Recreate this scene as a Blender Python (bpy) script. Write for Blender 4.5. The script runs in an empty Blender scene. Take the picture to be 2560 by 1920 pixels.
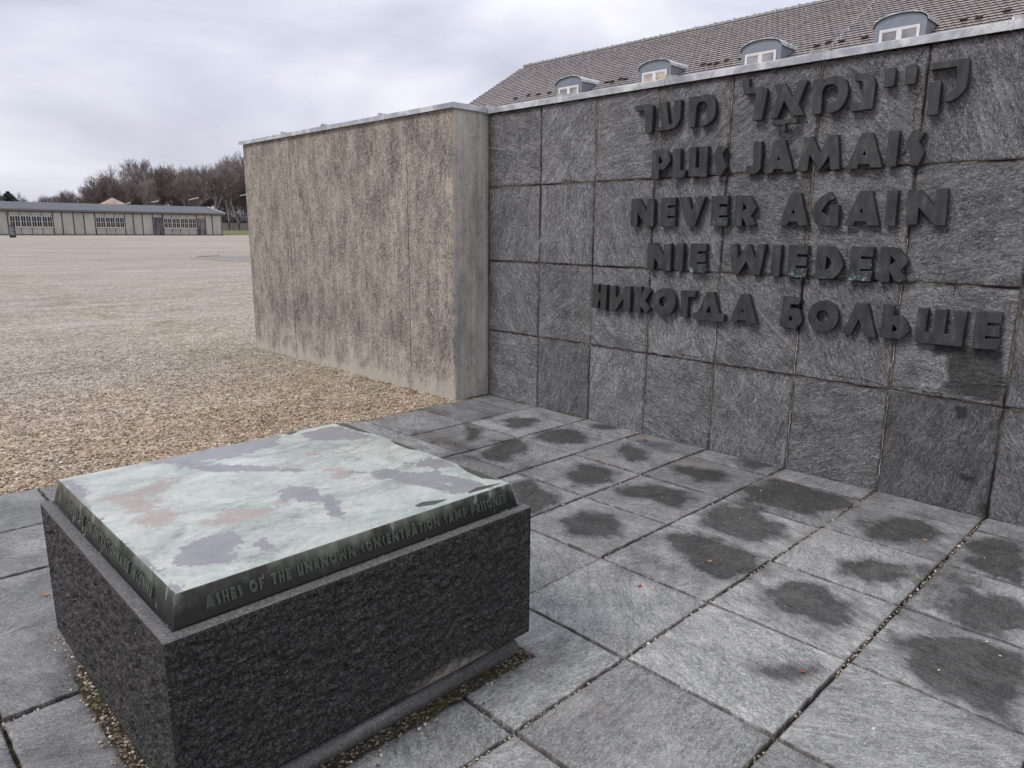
import bpy, bmesh, math, random
import numpy as np
from mathutils import Matrix, Vector
random.seed(7); rng = np.random.default_rng(11)
S = bpy.context.scene
C = S.collection
# ---------------------------------------------------------------- camera
cd = bpy.data.cameras.new('camera'); cam = bpy.data.objects.new('camera', cd); C.objects.link(cam)
F, YAW, PITCH, ROLL, EYE = 1781.56, 0.7768, 0.2126, 0.0083, 1.65
cd.sensor_width = 36; cd.lens = F/2560*36; cd.clip_start = 0.05; cd.clip_end = 3000
fw = Vector((math.sin(YAW)*math.cos(PITCH), math.cos(YAW)*math.cos(PITCH), -math.sin(PITCH)))
r0 = Vector((math.cos(YAW), -math.sin(YAW), 0)); u0 = r0.cross(fw)
rr = r0*math.cos(ROLL)+u0*math.sin(ROLL); uu = -r0*math.sin(ROLL)+u0*math.cos(ROLL)
M = Matrix((rr, uu, -fw)).transposed().to_4x4(); M.translation = (0, 0, EYE)
cam.matrix_world = M
S.camera = cam
# ---------------------------------------------------------------- world and sun (overcast)
SUN_EL, SUN_AZ = math.radians(48), math.radians(-74)     # azimuth from +Y towards +X
w = bpy.data.worlds.new("World"); S.world = w; w.use_nodes = True
nt = w.node_tree; nt.nodes.clear()
def wn(t, **k):
    n = nt.nodes.new(t)
    for a, b in k.items(): setattr(n, a, b)
    return n
out = wn('ShaderNodeOutputWorld'); tc = wn('ShaderNodeTexCoord')
sky = wn('ShaderNodeTexSky', sky_type='NISHITA', sun_disc=False, sun_elevation=SUN_EL, sun_rotation=SUN_AZ)
sky.dust_density = 4
bs = wn('ShaderNodeBackground'); bs.inputs[1].default_value = 0.012
nt.links.new(sky.outputs[0], bs.inputs[0])
mp = wn('ShaderNodeMapping'); mp.inputs['Scale'].default_value = (1.0, 1.0, 2.6); mp.inputs['Rotation'].default_value = (0.25, 0.1, 0.4)
nt.links.new(tc.outputs['Generated'], mp.inputs[0])
n1 = wn('ShaderNodeTexNoise'); n1.inputs['Scale'].default_value = 2.1; n1.inputs['Detail'].default_value = 6; n1.inputs['Roughness'].default_value = .48; n1.inputs['Distortion'].default_value = .35
nt.links.new(mp.outputs[0], n1.inputs['Vector'])
sp = wn('ShaderNodeSeparateXYZ'); nt.links.new(tc.outputs['Generated'], sp.inputs[0])
def wm(op, a, b, c=None):
    n = wn('ShaderNodeMath', operation=op)
    for i, v in enumerate((a, b, c)):
        if v is None: continue
        if hasattr(v, 'links'): nt.links.new(v, n.inputs[i])
        else: n.inputs[i].default_value = v
    return n.outputs[0]
# thinner cloud toward +X / up (a bright part of the overcast), heavier low to the north
g = wm('ADD', wm('MULTIPLY', sp.outputs[0], .36), wm('MULTIPLY', sp.outputs[2], .22))
g = wm('ADD', g, wm('MULTIPLY', sp.outputs[1], -.10))
v = wm('ADD', wm('MULTIPLY', wm('SUBTRACT', n1.outputs[0], .5), 1.9), g)
cr = wn('ShaderNodeValToRGB'); nt.links.new(wm('ADD', v, .36), cr.inputs[0])
e = cr.color_ramp.elements
e[0].position = .06; e[0].color = (.36, .365, .44, 1)
e[1].position = .98; e[1].color = (.97, .98, 1.0, 1)
for p, c in ((.28, (.47, .475, .56, 1)), (.48, (.62, .63, .715, 1)), (.72, (.84, .85, .91, 1))):
    q = e.new(p); q.color = c
bc = wn('ShaderNodeBackground'); bc.inputs[1].default_value = 0.98
nt.links.new(cr.outputs[0], bc.inputs[0])
ad = wn('ShaderNodeAddShader'); nt.links.new(bs.outputs[0], ad.inputs[0]); nt.links.new(bc.outputs[0], ad.inputs[1])
nt.links.new(ad.outputs[0], out.inputs[0])
ld = bpy.data.lights.new('sun', 'SUN'); ld.energy = 1.5; ld.angle = math.radians(20); ld.color = (1, .97, .93)
lo = bpy.data.objects.new('sun', ld); C.objects.link(lo)
sd = Vector((math.sin(SUN_AZ)*math.cos(SUN_EL), math.cos(SUN_AZ)*math.cos(SUN_EL), math.sin(SUN_EL)))
lo.rotation_euler = sd.to_track_quat('Z', 'Y').to_euler()
S.view_settings.view_transform = 'Standard'; S.view_settings.look = 'None'
S.view_settings.exposure = 0.22; S.view_settings.gamma = 1.0

# ---------------------------------------------------------------- numpy noise
def vnoise(p, seed=0):
    """value noise of points p (N,3) in 0..1"""
    p = np.asarray(p, float); i = np.floor(p).astype(np.int64); f = p-i; f = f*f*(3-2*f)
    def h(a, b, c):
        n = (a*374761393+b*668265263+c*1274126177+seed*974634533) & 0xffffffff
        n = ((n ^ (n >> 13))*1103515245) & 0xffffffff
        n = ((n ^ (n >> 16))*2654435761) & 0xffffffff
        return (n ^ (n >> 15))/4294967295.0
    r = 0
    for dx in (0, 1):
        wx = f[:, 0] if dx else 1-f[:, 0]
        for dy in (0, 1):
            wy = f[:, 1] if dy else 1-f[:, 1]
            for dz in (0, 1):
                wz = f[:, 2] if dz else 1-f[:, 2]
                r = r+wx*wy*wz*h(i[:, 0]+dx, i[:, 1]+dy, i[:, 2]+dz)
    return r
def fbm(p, sc, oc=3, seed=0):
    a, s, t = 1., 0., 0.
    p = np.asarray(p, float)*sc
    for k in range(oc):
        s = s+a*vnoise(p, seed+k*17); t += a; a *= .5; p = p*2.03
    return s/t
def polysd(P, poly):
    """signed distance (inside positive) of 2D points to a polygon"""
    P = np.asarray(P); poly = np.asarray(poly, float); n = len(poly)
    dmin = np.full(len(P), 1e9); ins = np.zeros(len(P), bool)
    for k in range(n):
        a = poly[k]; b = poly[(k+1) % n]; ab = b-a
        t = np.clip(((P-a)@ab)/max(ab@ab, 1e-12), 0, 1)
        dmin = np.minimum(dmin, np.hypot(*(P-(a+t[:, None]*ab)).T))
        c = ((a[1] > P[:, 1]) != (b[1] > P[:, 1]))
        with np.errstate(divide='ignore', invalid='ignore'):
            xi = (b[0]-a[0])*(P[:, 1]-a[1])/(b[1]-a[1]+1e-15)+a[0]
        ins ^= c & (P[:, 0] < xi)
    return np.where(ins, dmin, -dmin)
def linedist(P, pl):
    P = np.asarray(P); pl = np.asarray(pl, float); d = np.full(len(P), 1e9)
    for a, b in zip(pl[:-1], pl[1:]):
        ab = b-a; t = np.clip(((P-a)@ab)/max(ab@ab, 1e-12), 0, 1)
        d = np.minimum(d, np.hypot(*(P-(a+t[:, None]*ab)).T))
    return d
def sstep(x, a, b):
    t = np.clip((x-a)/(b-a), 0, 1); return t*t*(3-2*t)

# ---------------------------------------------------------------- object helpers
def setp(o, label=None, cat=None, group=None, kind=None):
    if label: o['label'] = label
    if cat: o['category'] = cat
    if group: o['group'] = group
    if kind: o['kind'] = kind
    return o
def link(o, parent=None):
    C.objects.link(o)
    if parent is not None:
        o.parent = parent; o.matrix_parent_inverse = Matrix.Translation(-parent.location) if parent.type == 'EMPTY' and parent.parent is None else Matrix()
    return o
def empty(name, loc, **k):
    o = bpy.data.objects.new(name, None); C.objects.link(o); o.location = loc; o.empty_display_size = .2
    return setp(o, **k)
def mobj(name, verts, faces, mats, parent=None, smooth=False, mi=None, attrs=None):
    me = bpy.data.meshes.new(name)
    V = np.asarray(verts, np.float32)
    if isinstance(faces, np.ndarray) and faces.ndim == 2:
        nf, k = faces.shape
        me.vertices.add(len(V)); me.vertices.foreach_set('co', V.ravel())
        me.loops.add(nf*k); me.loops.foreach_set('vertex_index', faces.astype(np.int32).ravel())
        me.polygons.add(nf); me.polygons.foreach_set('loop_start', np.arange(0, nf*k, k, dtype=np.int32))
        me.polygons.foreach_set('loop_total', np.full(nf, k, np.int32))
        me.update(calc_edges=True)
    else:
        me.from_pydata([tuple(map(float, x)) for x in V], [], [tuple(int(i) for i in f) for f in faces]); me.update()
    for m in (mats if isinstance(mats, (list, tuple)) else [mats]): me.materials.append(m)
    if mi is not None: me.polygons.foreach_set('material_index', np.asarray(mi, np.int32))
    me.polygons.foreach_set('use_smooth', np.full(len(me.polygons), bool(smooth)))
    for an, av in (attrs or {}).items():
        av = np.asarray(av, np.float32)
        if av.ndim == 1:
            a = me.attributes.new(an, 'FLOAT', 'POINT'); a.data.foreach_set('value', av)
        else:
            a = me.attributes.new(an, 'FLOAT_VECTOR', 'POINT'); a.data.foreach_set('vector', av.ravel())
    me.validate()
    o = bpy.data.objects.new(name, me)
    return link(o, parent)
class MB:
    """collects boxes, tubes and free polygons into one mesh"""
    def __init__(s): s.v = []; s.f = []
    def add(s, v, f):
        n = len(s.v); s.v += [tuple(x) for x in v]; s.f += [tuple(i+n for i in q) for q in f]; return s
    def box(s, a, b, bev=0):
        x0, y0, z0 = a; x1, y1, z1 = b
        return s.add([(x0,y0,z0),(x1,y0,z0),(x1,y1,z0),(x0,y1,z0),(x0,y0,z1),(x1,y0,z1),(x1,y1,z1),(x0,y1,z1)],
                     [(0,3,2,1),(4,5,6,7),(0,1,5,4),(1,2,6,5),(2,3,7,6),(3,0,4,7)])
    def tube(s, p, r, n=6, cap=True):
        p = [Vector(q) for q in p]; rs = r if isinstance(r, (list, tuple)) else [r]*len(p); v = []; f = []
        for i, q in enumerate(p):
            d = (p[min(i+1, len(p)-1)]-p[max(i-1, 0)]).normalized()
            a = d.orthogonal().normalized(); b = d.cross(a)
            for k in range(n):
                t = 2*math.pi*k/n; v.append(q+(a*math.cos(t)+b*math.sin(t))*rs[i])
        for i in range(len(p)-1):
            for k in range(n):
                f.append((i*n+k, i*n+(k+1) % n, (i+1)*n+(k+1) % n, (i+1)*n+k))
        if cap: f += [tuple(range(n-1, -1, -1)), tuple(range((len(p)-1)*n, len(p)*n))]
        return s.add(v, f)
    def build(s, name, m, parent=None, smooth=False): return mobj(name, s.v, s.f, m, parent, smooth)
def bevel(o, wd, seg=2, ang=30):
    m = o.modifiers.new('bevel', 'BEVEL'); m.width = wd; m.segments = seg; m.limit_method = 'ANGLE'; m.angle_limit = math.radians(ang)
    return o
def copy_tree(o, parent=None):
    c = o.copy(); C.objects.link(c)
    if parent: c.parent = parent
    for ch in list(o.children): copy_tree(ch, c)
    return c

# ---------------------------------------------------------------- material helpers
class NM:
    def __init__(s, name, rough=.7, spec=.5, metal=0):
        s.m = bpy.data.materials.new(name); s.m.use_nodes = True; s.t = s.m.node_tree
        s.b = s.t.nodes['Principled BSDF']; s.b.inputs['Roughness'].default_value = rough
        s.b.inputs['Specular IOR Level'].default_value = spec; s.b.inputs['Metallic'].default_value = metal
        s._tc = None
    def n(s, t, **k):
        q = s.t.nodes.new(t)
        for a, b in k.items(): setattr(q, a, b)
        return q
    def set(s, sock, v):
        if hasattr(v, 'links') and hasattr(v, 'is_output'): s.t.links.new(v, sock)
        else: sock.default_value = v
    @property
    def obj(s):
        if s._tc is None: s._tc = s.n('ShaderNodeTexCoord')
        return s._tc.outputs['Object']
    def attr(s, name, vec=False):
        q = s.n('ShaderNodeAttribute', attribute_name=name); return q.outputs['Vector' if vec else 'Fac']
    def map(s, v, scale=(1,1,1), rot=(0,0,0), loc=(0,0,0)):
        q = s.n('ShaderNodeMapping'); s.set(q.inputs[0], v); q.inputs['Scale'].default_value = scale; q.inputs['Rotation'].default_value = rot; q.inputs['Location'].default_value = loc
        return q.outputs[0]
    def noise(s, v, sc, det=4, rough=.55, dist=0):
        q = s.n('ShaderNodeTexNoise'); s.set(q.inputs['Vector'], v); q.inputs['Scale'].default_value = sc; q.inputs['Detail'].default_value = det
        q.inputs['Roughness'].default_value = rough; q.inputs['Distortion'].default_value = dist
        return q.outputs[0]
    def vor(s, v, sc, feat='F1', out='Distance', rand=1):
        q = s.n('ShaderNodeTexVoronoi', feature=feat); s.set(q.inputs['Vector'], v); q.inputs['Scale'].default_value = sc; q.inputs['Randomness'].default_value = rand
        return q.outputs[out]
    def math(s, op, a, b=0, c=0, clamp=False):
        q = s.n('ShaderNodeMath', operation=op, use_clamp=clamp)
        for i, v in enumerate((a, b, c)): s.set(q.inputs[i], v)
        return q.outputs[0]
    def ramp(s, v, stops, interp='LINEAR'):
        q = s.n('ShaderNodeValToRGB'); s.set(q.inputs[0], v); q.color_ramp.interpolation = interp; e = q.color_ramp.elements
        def col(c): return (c, c, c, 1) if isinstance(c, (int, float)) else tuple(c)+(1,)
        e[0].position = stops[0][0]; e[0].color = col(stops[0][1]); e[1].position = stops[-1][0]; e[1].color = col(stops[-1][1])
        for p, c in stops[1:-1]: k = e.new(p); k.color = col(c)
        return q.outputs[0]
    def mix(s, f, a, b, mode='MIX'):
        q = s.n('ShaderNodeMix', data_type='RGBA', blend_type=mode)
        def col(c): return c if hasattr(c, 'links') else ((c, c, c, 1) if isinstance(c, (int, float)) else tuple(c)+(1,))
        s.set(q.inputs[0], f); s.set(q.inputs[6], col(a)); s.set(q.inputs[7], col(b)); return q.outputs[2]
    def fmix(s, f, a, b):
        q = s.n('ShaderNodeMix'); s.set(q.inputs[0], f); s.set(q.inputs[2], a); s.set(q.inputs[3], b); return q.outputs[0]
    def bump(s, h, st=.3, dist=.01, nrm=None):
        q = s.n('ShaderNodeBump'); s.set(q.inputs['Height'], h); s.set(q.inputs['Strength'], st); q.inputs['Distance'].default_value = dist
        if nrm: s.set(q.inputs['Normal'], nrm)
        return q.outputs[0]
    def done(s, color=None, rough=None, normal=None, **k):
        if color is not None: s.set(s.b.inputs['Base Color'], color if hasattr(color, 'links') else tuple(color)+(1,))
        if rough is not None: s.set(s.b.inputs['Roughness'], rough)
        if normal is not None: s.set(s.b.inputs['Normal'], normal)
        for a, b in k.items(): s.set(s.b.inputs[a], b)
        return s.m
def flat(name, col, rough=.7, var=.12, sc=8, metal=0, spec=.4, bump=0):
    m = NM(name, rough, spec, metal); f = m.noise(m.obj, sc, 5, .6)
    c = m.mix(f, tuple(x*(1-var*1.6) for x in col), tuple(min(1, x*(1+var*1.6)) for x in col))
    return m.done(c, normal=m.bump(f, bump, .01) if bump else None)

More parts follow.
